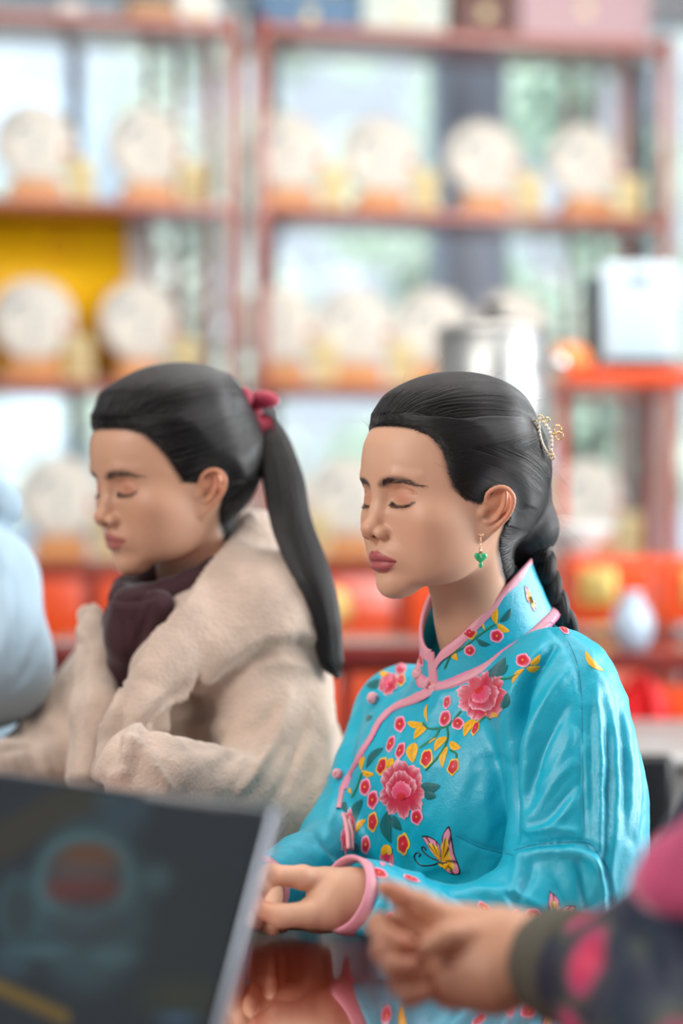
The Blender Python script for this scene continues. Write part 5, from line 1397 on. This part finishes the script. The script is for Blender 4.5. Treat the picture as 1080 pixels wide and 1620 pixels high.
u_ = np.cross(T_, [0, 1, 0]); u_ /= np.linalg.norm(u_, axis=1)[:, None]; w_ = np.cross(T_, u_)
end = rng.integers(28, 41, m)
tt = np.linspace(0, 1, 24)[None] * (end[:, None] - 1); ii = tt.astype(int).clip(0, 38); ff_ = (tt - ii)[..., None]
C_t = tail[ii] * (1 - ff_) + tail[ii + 1] * ff_; R_t = (tr[ii] * (1 + .0 * tt) * rr[:, None])[..., None]; wob = a[:, None] + .25 * np.sin(tt / 7 + a[:, None] * 3)
TP = C_t + R_t * (np.cos(wob)[..., None] * u_[ii] + np.sin(wob)[..., None] * w_[ii])
strands('ponytail_strand', TP, rng.uniform(.00015, .0003, m), HSTR, hairA)['kind'] = 'stuff'
flyaways(PA, haV[(hair_field(haV, PA) > -.001) & (hair_field(haV, PA) < .006) & (haV[:, 2] > .012)], 300, .02, .08, hairA, hfnA, lambda P: np.array([0, -.6, .35]) + 0 * P, 3)
bodyA = link('body', npmesh('body', aV, aF, aC), SKIN, womanA); brows(PA, bodyA, 180)
# bow of crimson velvet
BOW = mat('crimson_velvet', srgb(150, 18, 52), .6, sheen=.9, sheen_r=.4, sheen_t=(1, .4, .5))
def ribbon(pts, w, th_, name, parent, m, wv=(0, 0, 1)):
    P = spline(pts, 26); T = np.gradient(P, axis=0); T /= np.linalg.norm(T, axis=1)[:, None]
    wv = np.asarray(wv, float); Sd = wv - T * (T @ wv)[:, None]; Sd /= np.linalg.norm(Sd, axis=1)[:, None]; Nn = np.cross(T, Sd); w = np.interp(np.linspace(0, 1, 26), np.linspace(0, 1, len(w)), w)
    a = np.linspace(0, 2 * math.pi, 13)[:-1]; V = []
    for i in range(26):
        for q in a: V.append(P[i] + Sd[i] * w[i] * math.cos(q) + Nn[i] * (th_ * math.sin(q) + .002 * math.cos(3 * q)))
    i, j = np.meshgrid(np.arange(25), np.arange(12), indexing='ij'); j2 = (j + 1) % 12
    return MB().add(V, np.stack([i * 12 + j, i * 12 + j2, (i + 1) * 12 + j2, (i + 1) * 12 + j], -1).reshape(-1, 4)).build(name, m, parent)
b0 = pt(402, 655, 2.905)
bow = MB().ball(b0, (.011, .012, .013), 9).build('hair_bow', BOW, womanA); tag(bow, 'crimson velvet ribbon bow')
MB().ball(pt(416, 632, 2.90), (.0205, .012, .0105), 10, rotm('Y', 6)).build('bow_loop', BOW, bow); MB().ball(pt(384, 630, 2.89), (.0125, .012, .0135), 10).build('bow_loop', BOW, bow)
ribbon([b0, pt(410, 672, 2.885), pt(403, 705, 2.88), pt(400, 732, 2.88)], [.007, .013, .010, .006], .002, 'bow_tail', bow, BOW, (1, 0, .1))
ribbon([b0, pt(415, 668, 2.885), pt(418, 690, 2.88)], [.005, .011, .012], .002, 'bow_tail', bow, BOW, (1, 0, .1))
# coat
def teddy(name, col):
    m = mat(name, col, .9, spec=.2, sheen=.6, sheen_r=.5, sheen_t=(1, .93, .85), noise=(28, .14), bump=(260, .8, .0025))
    return m
COAT = teddy('beige_teddy', srgb(198, 175, 158)); SCARF = mat('maroon_knit', srgb(58, 26, 32), .85, sheen=.4, bump=(260, .7, .002))
fA = dirv(50); lA = np.array([.643, -.766, 0]); TA = pt(330, 1240, 2.98)
AS = np.stack([lA, fA, [0, 0, 1]], 1)
sAn = pt(432, 1090, 2.84); sAf = pt(178, 1075, 3.14); eAn = pt(440, 1300, 2.77); wAn = pt(245, 1235, 2.62); eAf = pt(70, 1235, 3.05); wAf = pt(-60, 1240, 2.80)
def coat_sdf(P):
    q = ((P - TA.astype(f32)) @ AS.astype(f32)).astype(f32); u = q[:, 2]
    sx = np.interp(u, [-.32, -.1, .08, .14], [.20, .19, .185, .12]).astype(f32); fy = np.interp(u, [-.32, -.1, .05, .14], [.15, .145, .14, .09]).astype(f32)
    r = ((np.abs(q[:, 0]) / sx) ** 2.3 + (np.abs(q[:, 1]) / fy) ** 2.3 + 1e-9) ** (1 / 2.3) - 1
    d = smax(r * fy * .85, u - .12, .05); d = smax(d, -(u + .33), .01)
    for s_, sh_, el_, wr_, r4 in ((1, sAn, eAn, wAn, (.070, .076, .070, .052)), (-1, sAf, eAf, wAf, (.062, .066, .055, .050))):
        d = smin(d, cone(P, TA + [0, 0, .10] + lA * s_ * .03, sh_, .070, r4[0] * .92), .04)
        e = chain(P, [sh_, el_], [r4[0], r4[1]], .03); e = smin(e, chain(P, [el_, wr_], [r4[2], r4[3]], .02), .04)
        d = smin(d, e, .012)
    # high standing neck of the coat and the big collar
    d = smin(d, chain(P, [TA + [0, 0, .12], pt(390, 900, 2.95), pt(405, 852, 2.95)], [.10, .058, .032], .03), .045)
    d = smin(d, ell(P, pt(425, 985, 2.87), (.070, .085, .075)), .04)
    n = cone(P, toWA(np.array([0, 0, -.02])), NBA + [0, 0, -.03], .050, .052); d = smax(d, -n, .012)
    d = smax(d, -chain(P, [pt(275, 880, 2.80), pt(225, 930, 2.78), pt(205, 1010, 2.76), pt(200, 1080, 2.76)], [.050, .044, .030, .014], .02), .012)
    d = smin(d, chain(P, [pt(402, 850, 2.93), pt(345, 915, 2.86), pt(292, 985, 2.81), pt(250, 1060, 2.78), pt(222, 1140, 2.75), pt(200, 1230, 2.73)], [.014, .024, .028, .028, .026, .024], .02), .035)
    d = smin(d, chain(P, [pt(350, 935, 2.88), pt(405, 1000, 2.84), pt(350, 1035, 2.82), pt(300, 1040, 2.81)], [.040, .046, .044, .036], .02), .03)
    d = smin(d, chain(P, [pt(140, 975, 2.93), pt(150, 1050, 2.86), pt(150, 1130, 2.80), pt(140, 1230, 2.78)], [.014, .022, .026, .028], .02), .015)
    return smax(d, .58 - P[:, 2], .01)
cV_, cF_ = mesh_sdf(coat_sdf, (-.60, 2.48, .57), (.12, 3.34, 1.16), .0048, newton=1)
def inpoly(X, Y, poly, soft):
    poly = np.asarray(poly, float); ins = np.zeros(len(X), bool); n = len(poly)
    for i in range(n):
        x0, y0 = poly[i]; x1, y1 = poly[(i + 1) % n]
        c = ((y0 > Y) != (y1 > Y)) & (X < (x1 - x0) * (Y - y0) / (y1 - y0 + 1e-9) + x0); ins ^= c
    d, _ = seg_dist(X, Y, np.vstack([poly, poly[:1]])); return np.where(ins, sstep(d, 0, soft), 0)
def raise_region(V, F, poly, soft, amp):
    N = smoothmesh(vnormals(V, F), F, 12); N /= np.linalg.norm(N, axis=1)[:, None] + 1e-9; X, Y = topx(V); fac = sstep(-(((V - [0, 0, CAMZ]) / np.linalg.norm(V - [0, 0, CAMZ], axis=1)[:, None]) * N).sum(1), -.1, .15)
    return V + N * (inpoly(X, Y, poly, soft) * fac * amp * .001)[:, None]
cV_ = raise_region(cV_, cF_, [(398, 812), (440, 870), (490, 950), (520, 1036), (470, 1012), (420, 1020), (370, 1050), (335, 1082), (305, 1068), (272, 1110), (240, 1150), (205, 1235), (150, 1235), (190, 1120), (235, 1020), (300, 940), (345, 880)], 4, 15)
cV_ = raise_region(cV_, cF_, [(155, 935), (180, 960), (205, 1040), (190, 1110), (160, 1180), (150, 1235), (105, 1235), (128, 1130), (140, 1040), (120, 1000)], 4, 7)
cV_ = raise_region(cV_, cF_, [(160, 1235), (185, 1165), (215, 1165), (250, 1205), (290, 1260), (160, 1280)], 8, 5)
CF = [([(205, 1085), (190, 1150), (165, 1235)], 7, -9), ([(100, 1010), (150, 1018)], 4, -5), ([(300, 1080), (250, 1125), (222, 1160)], 7, -9), ([(330, 1080), (300, 1100), (255, 1160)], 10, 6),
      ([(180, 1165), (215, 1175), (245, 1215), (270, 1250)], 8, 7), ([(170, 1215), (200, 1205), (225, 1235)], 7, -6), ([(230, 1160), (300, 1150), (360, 1150)], 9, 6), ([(250, 1180), (330, 1180), (400, 1150)], 12, -4),
      ([(460, 1080), (440, 1160), (400, 1225), (370, 1260)], 9, 7), ([(490, 1090), (470, 1190), (430, 1270)], 10, -5), ([(505, 1080), (515, 1180), (505, 1290)], 10, 5), ([(440, 1110), (390, 1170), (340, 1230)], 12, -4),
      ([(60, 1110), (50, 1160), (65, 1215)], 8, -5), ([(0, 1130), (40, 1150), (90, 1230)], 10, 5), ([(85, 1060), (95, 1130), (110, 1200)], 12, -4), ([(0, 1190), (40, 1180), (70, 1215)], 8, -5), ([(440, 1035), (400, 1050), (350, 1085)], 9, -7),
      ([(370, 1060), (440, 1048), (505, 1062)], 8, 4)]
_n = smoothmesh(vnormals(cV_, cF_), cF_, 8); _n /= np.linalg.norm(_n, axis=1)[:, None] + 1e-9; cV_ = fold(smoothmesh(cV_, cF_, 1), _n, CF); nn_ = vnormals(cV_, cF_)
cV_ = cV_ + nn_ * (.0012 * lownoise(cV_, 40, 1) + .0006 * lownoise(cV_, 95, 2) + .0002 * rng.normal(size=len(cV_)))[:, None]
coatA = link('coat', npmesh('coat', cV_, cF_), COAT, womanA)
# scarf: thick folded knit round the neck, falling into the coat opening
def scarf_sdf(P):
    cc_ = pt(292, 905, 2.89)
    ringp = [cc_ + fA * math.cos(t) * .078 + lA * math.sin(t) * .060 + np.array([0, 0, -.034 * math.cos(t)]) for t in np.linspace(0, 2 * math.pi, 17)]
    d = chain(P, ringp, [.017] * 17, .01)
    r2 = [p_ + np.array([0, 0, -.026]) + (p_ - cc_) * [.08, .08, 0] for p_ in ringp]; d = smin(d, chain(P, r2, [.018] * 17, .01), .006)
    d = smin(d, chain(P, [pt(205, 965, 2.80), pt(210, 1010, 2.81), pt(205, 1060, 2.84), pt(205, 1110, 2.88)], [.024, .028, .024, .012], .02), .03)
    d = smin(d, chain(P, [pt(250, 960, 2.79), pt(228, 1010, 2.80)], [.020, .020], .02), .006)
    return d
sV, sF = mesh_sdf(scarf_sdf, (-.40, 2.68, .80), (.0, 3.12, 1.14), .004, newton=1)
sV = fold(sV, vnormals(sV, sF), [([(165, 945), (210, 950), (260, 935)], 5, -5), ([(240, 950), (225, 1000), (205, 1050)], 6, -5), ([(190, 960), (200, 1010), (205, 1050)], 6, -3)])
link('scarf', npmesh('scarf', sV, sF), SCARF, womanA)
hipA = TA * [1, 1, 0] + [0, 0, .46]
# hands of the woman in the coat rest in front of her, below the laptop's edge
def simple_hand(wr, f, up, sk):
    f = f / np.linalg.norm(f); sd = np.cross(f, up); sd /= np.linalg.norm(sd)
    fs = [([wr + f * .05 + sd * s_, wr + f * .085 + sd * s_ * 1.1 + up * .006, wr + f * .104 + sd * s_ * 1.1 - up * .004, wr + f * .108 + sd * s_ - up * .018], [.0105, .0092, .0085, .007]) for s_ in (-.026, -.009, .009, .026)]
    th_ = ([wr + f * .03 + sd * -.028, wr + f * .062 + sd * -.044 + up * .002, wr + f * .090 + sd * -.038 + up * .004], [.014, .011, .008])
    fn = hand_sdf([([wr, wr + f * .048], [.022, .020]), ([wr + sd * .012, wr + f * .048 + sd * .019], [.018, .017]), ([wr - sd * .012, wr + f * .048 - sd * .019], [.018, .017])], fs, th_, ([wr - f * .06, wr], [.024, .021]))
    c_ = wr + f * .04; V, F = mesh_sdf(tabled(fn), c_ - .13, c_ + .13, .003); return V, F, np.tile(np.array(sk), (len(V), 1))
hA1 = simple_hand(wAn + [-.01, -.01, -.075], wAn - eAn, np.array([0, 0, 1.]), PA['skin'])
hA2 = simple_hand(wAf + [0, 0, -.08], wAf - eAf, np.array([0, 0, 1.]), PA['skin'])
bcA = core(body_core(NBA + [0, 0, -.04], (sAn, sAf), (eAn, eAf), (wAn, wAf), hipA, fA, lA), (-.75, 2.3, 0), (.3, 3.5, 1.02), PA['skin'], .01)
V_, F_, C_ = join((aV, aF, aC), hA1, hA2, bcA); bodyA.data = npmesh('body', V_, F_, C_); bodyA.data.materials.append(SKIN)
trousers(hipA, fA, lA, womanA, DARKC)

# @@person_d ------------------------------------------------------------ seated person at the left edge in pale blue
def cheap_head(p, root, h=.004):
    make_head(p, None); V, F, c = build_head(p, root, h); fn = hair_sdf(p)
    hv, hf = hair_mesh(p, .005); hv, hf = trim_hair(hv, hf, p); link('hair', npmesh('hair', p['toW'](hv), hf), HAIRM, root); return V, F, c
personD = empty('person', pt(-90, 1480, 3.3) * [1, 1, 0] + [0, 0, .5], 'person at the left picture edge, only a pale blue jacket shoulder in view', 'person')
PD = dict(PA); PD.pop('bun', None); PD.update(fwd=dirv(60, 8), origin=pt(-150, 690, 3.25), scale=1.0); make_head(PD, None)
NBD = pt(-100, 850, 3.32); PD['neck'] = ([(0, -.022, -.028), tuple(PD['toL'](pt(-120, 790, 3.28))), tuple(PD['toL'](NBD))], [.048, .047, .05])
dV = cheap_head(PD, personD)
fD = dirv(58); lD = np.array([.53, -.848, 0]); sDn = pt(-30, 925, 3.12); sDf = pt(-230, 930, 3.45); eDn = pt(-18, 1050, 3.05); wDn = pt(-160, 1130, 2.85); eDf = pt(-330, 1120, 3.35); wDf = pt(-400, 1150, 3.0)
def jackD(P):
    hip = NBD * [1, 1, 0] + [0, 0, .62]
    d = chain(P, [NBD + [0, 0, -.06], NBD + [.0, 0, -.22], hip], [.095, .135, .15], .05)
    for sh_, el_, wr_ in ((sDn, eDn, wDn), (sDf, eDf, wDf)):
        d = smin(d, cone(P, NBD + [0, 0, -.07], sh_, .07, .068), .03); d = smin(d, chain(P, [sh_, el_, wr_], [.076, .076, .045], .03), .02)
    d = smin(d, cone(P, NBD + [.03, 0, -.02], NBD + [.05, .0, .045], .065, .055), .02)
    d = smin(d, chain(P, [pt(-60, 850, 3.2), pt(0, 800, 3.14), pt(2, 785, 3.14)], [.03, .022, .020], .02), .02)
    d = smax(d, -cone(P, NBD + [0, 0, 0], NBD + [-.01, 0, .09], .045, .052), .006)
    return smax(d, .56 - P[:, 2], .01)
PALE = mat('pale_blue_cotton', srgb(158, 182, 198), .75, sheen=.4, bump=(300, .3, .001))
v_, f_ = mesh_sdf(jackD, (-1.15, 2.65, .53), (.1, 3.75, 1.25), .008)
v_ = fold(v_, vnormals(v_, f_), [([(35, 850), (55, 930), (62, 1010)], 8, 6), ([(10, 900), (30, 980), (25, 1070)], 10, -9), ([(0, 860), (15, 960), (0, 1040)], 9, 6), ([(60, 1010), (45, 1060), (15, 1090)], 8, -6), ([(25, 770), (32, 800), (20, 830)], 6, 5), ([(0, 830), (20, 838), (40, 845)], 5, -7)])
link('jacket', npmesh('jacket', v_, f_), PALE, personD)
hipD = NBD * [1, 1, 0] + [0, .02, .46]
bD = core(body_core(NBD + [0, 0, -.03], (sDn, sDf), (eDn, eDf), (wDn, wDf), hipD, fD, lD), (-1.45, 2.3, 0), (.3, 3.9, 1.1), PD['skin'], .012)
V_, F_, C_ = join(dV, bD, simple_hand(wDn + [0, 0, -.0], wDn - eDn, np.array([0, 0, 1.]), PD['skin']), simple_hand(wDf, wDf - eDf, np.array([0, 0, 1.]), PD['skin']))
link('body', npmesh('body', V_, F_, C_), SKIN, personD); trousers(hipD, fD, lD, personD, DARKC)

# @@person_c ------------------------------------------------------------ person in the foreground at the lower right
personC = empty('person', pt(1330, 1480, 1.75) * [1, 1, 0] + [0, 0, .5], 'foreground person in a navy floral jacket reaching in from the right, fingers curled', 'person')
hq = lambda x, y, Y: pt(x, y, Y)
C_palm = [([hq(855, 1512, 1.86), hq(790, 1500, 1.87), hq(730, 1478, 1.885), hq(700, 1465, 1.89)], [.0300, .0300, .0220, .0150]), ([hq(850, 1525, 1.85), hq(780, 1545, 1.85), hq(715, 1560, 1.855)], [.028, .0270, .0185]),
          ([hq(800, 1520, 1.86), hq(740, 1525, 1.865), hq(700, 1515, 1.87)], [.027, .024, .018])]
C_index = ([hq(706, 1458, 1.885), hq(664, 1432, 1.88), hq(632, 1417, 1.875), hq(608, 1404, 1.87)], [.0145, .0105, .0088, .0068])
C_f = [C_index, ([hq(704, 1480, 1.89), hq(640, 1462, 1.89), hq(599, 1464, 1.875), hq(610, 1484, 1.86), hq(640, 1492, 1.852)], [.0130, .0108, .0094, .0086, .0074]),
       ([hq(702, 1520, 1.875), hq(645, 1508, 1.87), hq(607, 1504, 1.855), hq(622, 1530, 1.845), hq(652, 1528, 1.84)], [.0125, .0104, .0092, .0084, .0072]),
       ([hq(708, 1555, 1.865), hq(660, 1555, 1.86), hq(634, 1556, 1.85), hq(648, 1576, 1.84), hq(674, 1570, 1.835)], [.0115, .0096, .0084, .0078, .0068])]
C_thumb = ([hq(795, 1495, 1.862), hq(740, 1484, 1.852), hq(708, 1484, 1.842), hq(680, 1497, 1.836)], [.020, .0125, .0105, .0082])
fnC = hand_sdf(C_palm, C_f, C_thumb, ([hq(850, 1515, 1.86), hq(960, 1545, 1.80)], [.0285, .030]))
cvh, cfh = mesh_sdf(fnC, (.0, 1.78, .72), (.26, 1.96, .90), .002, newton=1)
cch = hand_colors(cvh, (.60, .30, .18), [(q[0][-1], .014) for q in C_f], [(q[0][2], .012) for q in C_f])
FLOR = bpy.data.materials.new('navy_floral'); FLOR.use_nodes = True
nt = FLOR.node_tree; b = nt.nodes['Principled BSDF']; N_ = nt.nodes.new; L_ = nt.links.new; b.inputs['Roughness'].default_value = .55
tc = N_('ShaderNodeTexCoord'); vo = N_('ShaderNodeTexVoronoi'); vo.inputs['Scale'].default_value = 13; L_(tc.outputs['Object'], vo.inputs['Vector'])
rp_ = N_('ShaderNodeValToRGB'); e_ = rp_.color_ramp.elements; e_[0].position = .0; e_[0].color = (*srgb(225, 90, 110), 1); e_[1].position = .75; e_[1].color = (*srgb(16, 26, 50), 1)
for p_, c_ in ((.22, (190, 40, 80)), (.36, (150, 60, 100)), (.42, (60, 70, 50)), (.52, (16, 34, 52))): x_ = e_.new(p_); x_.color = (*srgb(*c_), 1)
L_(vo.outputs['Distance'], rp_.inputs[0]); L_(rp_.outputs[0], b.inputs['Base Color'])
shC = hq(1215, 1510, 1.66); elC = hq(1130, 1640, 1.62); wrC = hq(905, 1530, 1.82)
def jackC(P):
    d = chain(P, [shC, elC], [.085, .075], .03); d = smin(d, chain(P, [elC, hq(1010, 1570, 1.74), wrC], [.070, .056, .040], .02), .03)
    d = smin(d, chain(P, [hq(1090, 1480, 1.68), hq(1000, 1540, 1.74)], [.050, .034], .02), .03)
    tc_ = hq(1330, 1500, 1.78); d = smin(d, chain(P, [tc_ + [0, 0, .16], tc_, tc_ * [1, 1, 0] + [0, 0, .56]], [.08, .15, .16], .05), .04)
    d = smin(d, cone(P, tc_ + [0, 0, .18], shC, .065, .075), .03)
    return smax(d, .54 - P[:, 2], .01)
v_, f_ = mesh_sdf(jackC, (.08, 1.35, .50), (.70, 2.1, 1.16), .006)
v_ = fold(v_, vnormals(v_, f_), [([(960, 1440), (1010, 1490), (1050, 1560)], 12, -6), ([(1000, 1400), (1060, 1460), (1080, 1540)], 14, 6), ([(920, 1490), (950, 1530), (950, 1590)], 9, -4)])
jc = link('jacket', npmesh('jacket', v_, f_), FLOR, personC)
PINKC = mat('pink_wool', srgb(186, 74, 112), .8, sheen=.5, noise=(20, .2))
v_, f_ = mesh_sdf(lambda P: smin(chain(P, [hq(1036, 1400, 1.66), hq(1080, 1385, 1.62), hq(1170, 1350, 1.60), hq(1260, 1330, 1.66)], [.018, .026, .036, .042], .02), chain(P, [hq(1030, 1412, 1.64), hq(1110, 1408, 1.60), hq(1210, 1380, 1.58)], [.008, .014, .020], .01), .012), (.12, 1.40, .78), (.66, 1.85, 1.06), .005)
link('scarf', npmesh('scarf', v_, f_), PINKC, personC)
CUFF = mat('olive_knit_cuff', srgb(84, 80, 68), .85, bump=(200, .6, .002)); axc = wrC - hq(850, 1512, 1.86); axc /= np.linalg.norm(axc); axc = -axc
mb = MB(); u_ = np.cross(axc, [0, 0, 1.]); u_ /= np.linalg.norm(u_); M_ = np.stack([u_, np.cross(axc, u_), axc], 1)
mb.lathe([(.033, -.030), (.044, -.028), (.0455, .0), (.042, .022), (.038, .026), (.033, .024), (.033, -.030)], wrC + axc * .004, 36, M_).build('cuff', CUFF, personC)
BRAC = mat('dark_bead', (.02, .014, .012), .25)
brm = MB(); brm.tube([wrC + axc * .034 + u_ * .033 * math.cos(q) + M_[:, 1] * .033 * math.sin(q) for q in np.linspace(0, 2 * math.pi, 30)], .0036, 8); brm.build('bracelet', BRAC, personC)
PC = dict(PD); PC.update(fwd=dirv(70, 6), origin=hq(1300, 930, 1.80), skin=(.60, .30, .18)); PC.pop('bun', None); make_head(PC, None)
NBC = hq(1335, 1130, 1.80); PC['neck'] = ([(0, -.022, -.028), tuple(PC['toL'](hq(1320, 1060, 1.80))), tuple(PC['toL'](NBC))], [.048, .046, .05]); hC = cheap_head(PC, personC)
hipC = hq(1330, 1480, 1.78) * [1, 1, 0] + [0, 0, .46]; fC = dirv(80); lC = np.array([.17, -.985, 0])
fwr = hq(1330, 1560, 1.85)
bC_ = core(body_core(NBC + [0, 0, -.05], (shC, hq(1400, 1400, 1.95)), (elC, fwr), (wrC, fwr + [.05, .0, .02]), hipC, fC, lC), (-.35, 1.1, 0), (.85, 2.6, 1.1), (.60, .30, .18), .012)
V_, F_, C_ = join((cvh, cfh, cch), hC, bC_); link('body', npmesh('body', V_, F_, C_), SKIN, personC); trousers(hipC, fC, lC, personC, DARKC)
# @@table ---------------------------------------------------------------- reflective table and the laptop
TAB = mat('red_brown_lacquer_table', srgb(128, 40, 18), .07, coat=1.0, coat_r=.03, spec=.8, noise=(5, .25))
_b = TAB.node_tree.nodes['Principled BSDF']; _b.inputs['IOR'].default_value = 1.9; _b.inputs['Coat IOR'].default_value = 1.8
tb = empty('table', (-.1, 1.6, 0), 'glossy dark red-brown lacquered table reflecting hands and sleeves', 'table')
MB().box((-.35, 1.47, .735), (2.3, 1.96, .030), None, .008).build('tabletop', TAB, tb)
MB().box((-.35, 1.47, .690), (2.1, 1.76, .060), None, .004).build('apron', TAB, tb, smooth=False)
for dx in (-1.0, 1.0):
    for dy in (-.85, .85): MB().box((-.35 + dx, 1.47 + dy, .33), (.08, .08, .66), None, .008).build('leg', TAB, tb, smooth=False)
Cn = pt(437, 1280, 1.66); Ln = pt(0, 1222, 1.893); e1 = Ln - Cn; e1[2] = 0; e1 /= np.linalg.norm(e1)
nh = np.array([e1[1], -e1[0], 0.]); nh = -nh if nh[1] > 0 else nh
tau = R(20); dn = nh * math.sin(tau) - np.array([0, 0, math.cos(tau)]); nrm = np.cross(e1, dn); nrm = -nrm if nrm @ nh < 0 else nrm
LM = np.stack([e1, -dn, nrm], 1)                        # x to picture left, y up the lid, z out of the screen
LW = .35; LH = (Cn[2] - .766) / math.cos(tau)
ALU = mat('grey_aluminium', srgb(176, 184, 196), .35, .6); BEZ = mat('black_bezel', (.012, .013, .015), .2, coat=.3)
lp = empty('laptop', Cn + e1 * LW / 2 + dn * LH, 'open laptop with a dark screen picture, silver rim, at the lower left', 'laptop')
def lbox(x0, x1, y0, y1, z0, z1, bev=0): return MB().box(Cn + LM @ np.array([(x0 + x1) / 2, -(y0 + y1) / 2, (z0 + z1) / 2]), (x1 - x0, y1 - y0, z1 - z0), LM, bev)
lid = lbox(0, LW, 0, LH, -.007, 0, .003).build('lid', ALU, lp)
lbox(.0045, LW - .0045, .0015, LH - .002, .0, .0012, 0).build('bezel', BEZ, lid, smooth=False)
# the picture on the screen
nx, ny = 170, 110; sx0, sx1, sy0, sy1 = .008, LW - .008, .005, LH - .012
gx, gy = np.meshgrid(np.linspace(sx0, sx1, nx), np.linspace(sy0, sy1, ny), indexing='ij')
P = Cn + gx.reshape(-1, 1) * e1 + gy.reshape(-1, 1) * dn + nrm * .0016
X, Y = topx(P)
c = np.tile(np.array(srgb(36, 44, 50)), (len(X), 1))
def el(cx, cy, rx_, ry_, s): return 1 - sstep(np.hypot((X - cx) / rx_, (Y - cy) / ry_), 1 - s, 1 + s)
def bl_(w, col): global c; c = blend(c, srgb(*col), w)
bl_((1 - sstep(np.abs((Y - 1300) + (X - 60) * .55) / 34, .4, 1.6)) * .5 * (X < 190), (74, 66, 30))
bl_(el(195, 1262, 42, 60, .5) * .5, (60, 92, 104))
bl_(el(140, 1432, 92, 132, .25) * .55, (70, 104, 112)); bl_(el(30, 1440, 42, 60, .3) * .5, (66, 104, 112)); bl_(el(32, 1444, 24, 38, .3) * .6, (46, 56, 54))
bl_(el(134, 1392, 78, 76, .18) * .8, (84, 122, 128)); bl_(el(134, 1384, 62, 50, .2) * .9, (70, 62, 62)); bl_(el(140, 1358, 44, 24, .5) * .8, (120, 74, 30))
bl_(el(132, 1408, 58, 24, .35) * .95, (112, 52, 44)); bl_(el(130, 1378, 44, 18, .5) * .6, (96, 84, 84)); bl_(el(140, 1455, 60, 40, .4) * .5, (56, 52, 58)); bl_(el(248, 1390, 22, 22, .7) * .45, (92, 130, 138))
bl_(el(60, 1505, 50, 10, .6) * .6, (86, 120, 128)); bl_(el(180, 1512, 36, 16, .6) * .6, (86, 120, 128)); bl_(el(20, 1520, 30, 26, .6) * .6, (60, 92, 104))
bl_((1 - sstep(np.abs((Y - 1590) - (X - 60) * .45) / 14, .2, 1.4)) * .8 * (X < 110), (142, 112, 20)); bl_(el(290, 1580, 60, 30, .8) * .4, (76, 78, 30)); bl_(el(280, 1612, 30, 10, .6) * .7, (70, 110, 140))
bl_(el(270, 1470, 140, 120, .9) * .35, (50, 58, 48))
SCR = mat('screen_picture', vcol=True, rough=.12, emis=.42); SCR.node_tree.nodes['Principled BSDF'].inputs['Base Color'].default_value = (.02, .02, .02, 1)
for l in list(SCR.node_tree.links):
    if l.to_socket.name == 'Base Color': SCR.node_tree.links.remove(l)
SCR.node_tree.nodes['Principled BSDF'].inputs['Base Color'].default_value = (.012, .013, .015, 1); SCR.node_tree.nodes['Principled BSDF'].inputs['Emission Strength'].default_value = .5; SCR.node_tree.nodes['Principled BSDF'].inputs['Specular IOR Level'].default_value = .15
i, j = np.meshgrid(np.arange(nx - 1), np.arange(ny - 1), indexing='ij'); F = np.stack([i * ny + j, i * ny + j + 1, (i + 1) * ny + j + 1, (i + 1) * ny + j], -1).reshape(-1, 4)
link('screen', npmesh('screen', P, F, c), SCR, lid)
hb = Cn + dn * (LH + .006); bm_ = np.stack([e1, nh, [0, 0, 1]], 1)
bc0 = hb + e1 * LW / 2 + nh * .125; bc0[2] = .7585
base_l = MB().box(bc0, (LW, .25, .014), bm_, .004).build('base', ALU, lp)
for r_ in range(5):
    for k_ in range(13): MB().box(bc0 + e1 * (-.156 + .026 * k_) + nh * (-.095 + .022 * r_) + [0, 0, .0082], (.021, .017, .0025), bm_, .001).build('key', BEZ, base_l, smooth=False)
MB().box(bc0 + nh * .065 + [0, 0, .0075], (.12, .075, .001), bm_).build('touchpad', mat('touchpad_grey', srgb(150, 156, 165), .4), base_l, smooth=False)
MB().tube([hb + e1 * .05 + [0, 0, .002], hb + e1 * (LW - .05) + [0, 0, .002]], .0055, 10).build('hinge', BEZ, lp)
# stools under the people
STOOL = mat('stool_wood', srgb(110, 40, 24), .4, coat=.3)
for nm, hp_, f_s, lb in (('womanB', hipB, fB, 'turquoise jacket'), ('womanA', hipA, fA, 'beige coat'), ('D', hipD, fD, 'pale blue jacket'), ('C', hipC, fC, 'navy floral jacket')):
    o = empty('stool', hp_ * [1, 1, 0], 'round dark wood stool under the person in the ' + lb, 'stool', 'stools at the table')
    zs = hp_[2] - .105; MB().lathe([(0, -.03), (.15, -.03), (.165, -.02), (.165, -.006), (.15, 0), (0, 0)], (hp_[0], hp_[1], zs), 32).build('seat', STOOL, o)
    for k in range(4):
        a = k * math.pi / 2 + .6; MB().tube([(hp_[0] + .15 * math.cos(a), hp_[1] + .15 * math.sin(a), 0), (hp_[0] + .11 * math.cos(a), hp_[1] + .11 * math.sin(a), zs - .028)], [.016, .02], 10).build('leg', STOOL, o)
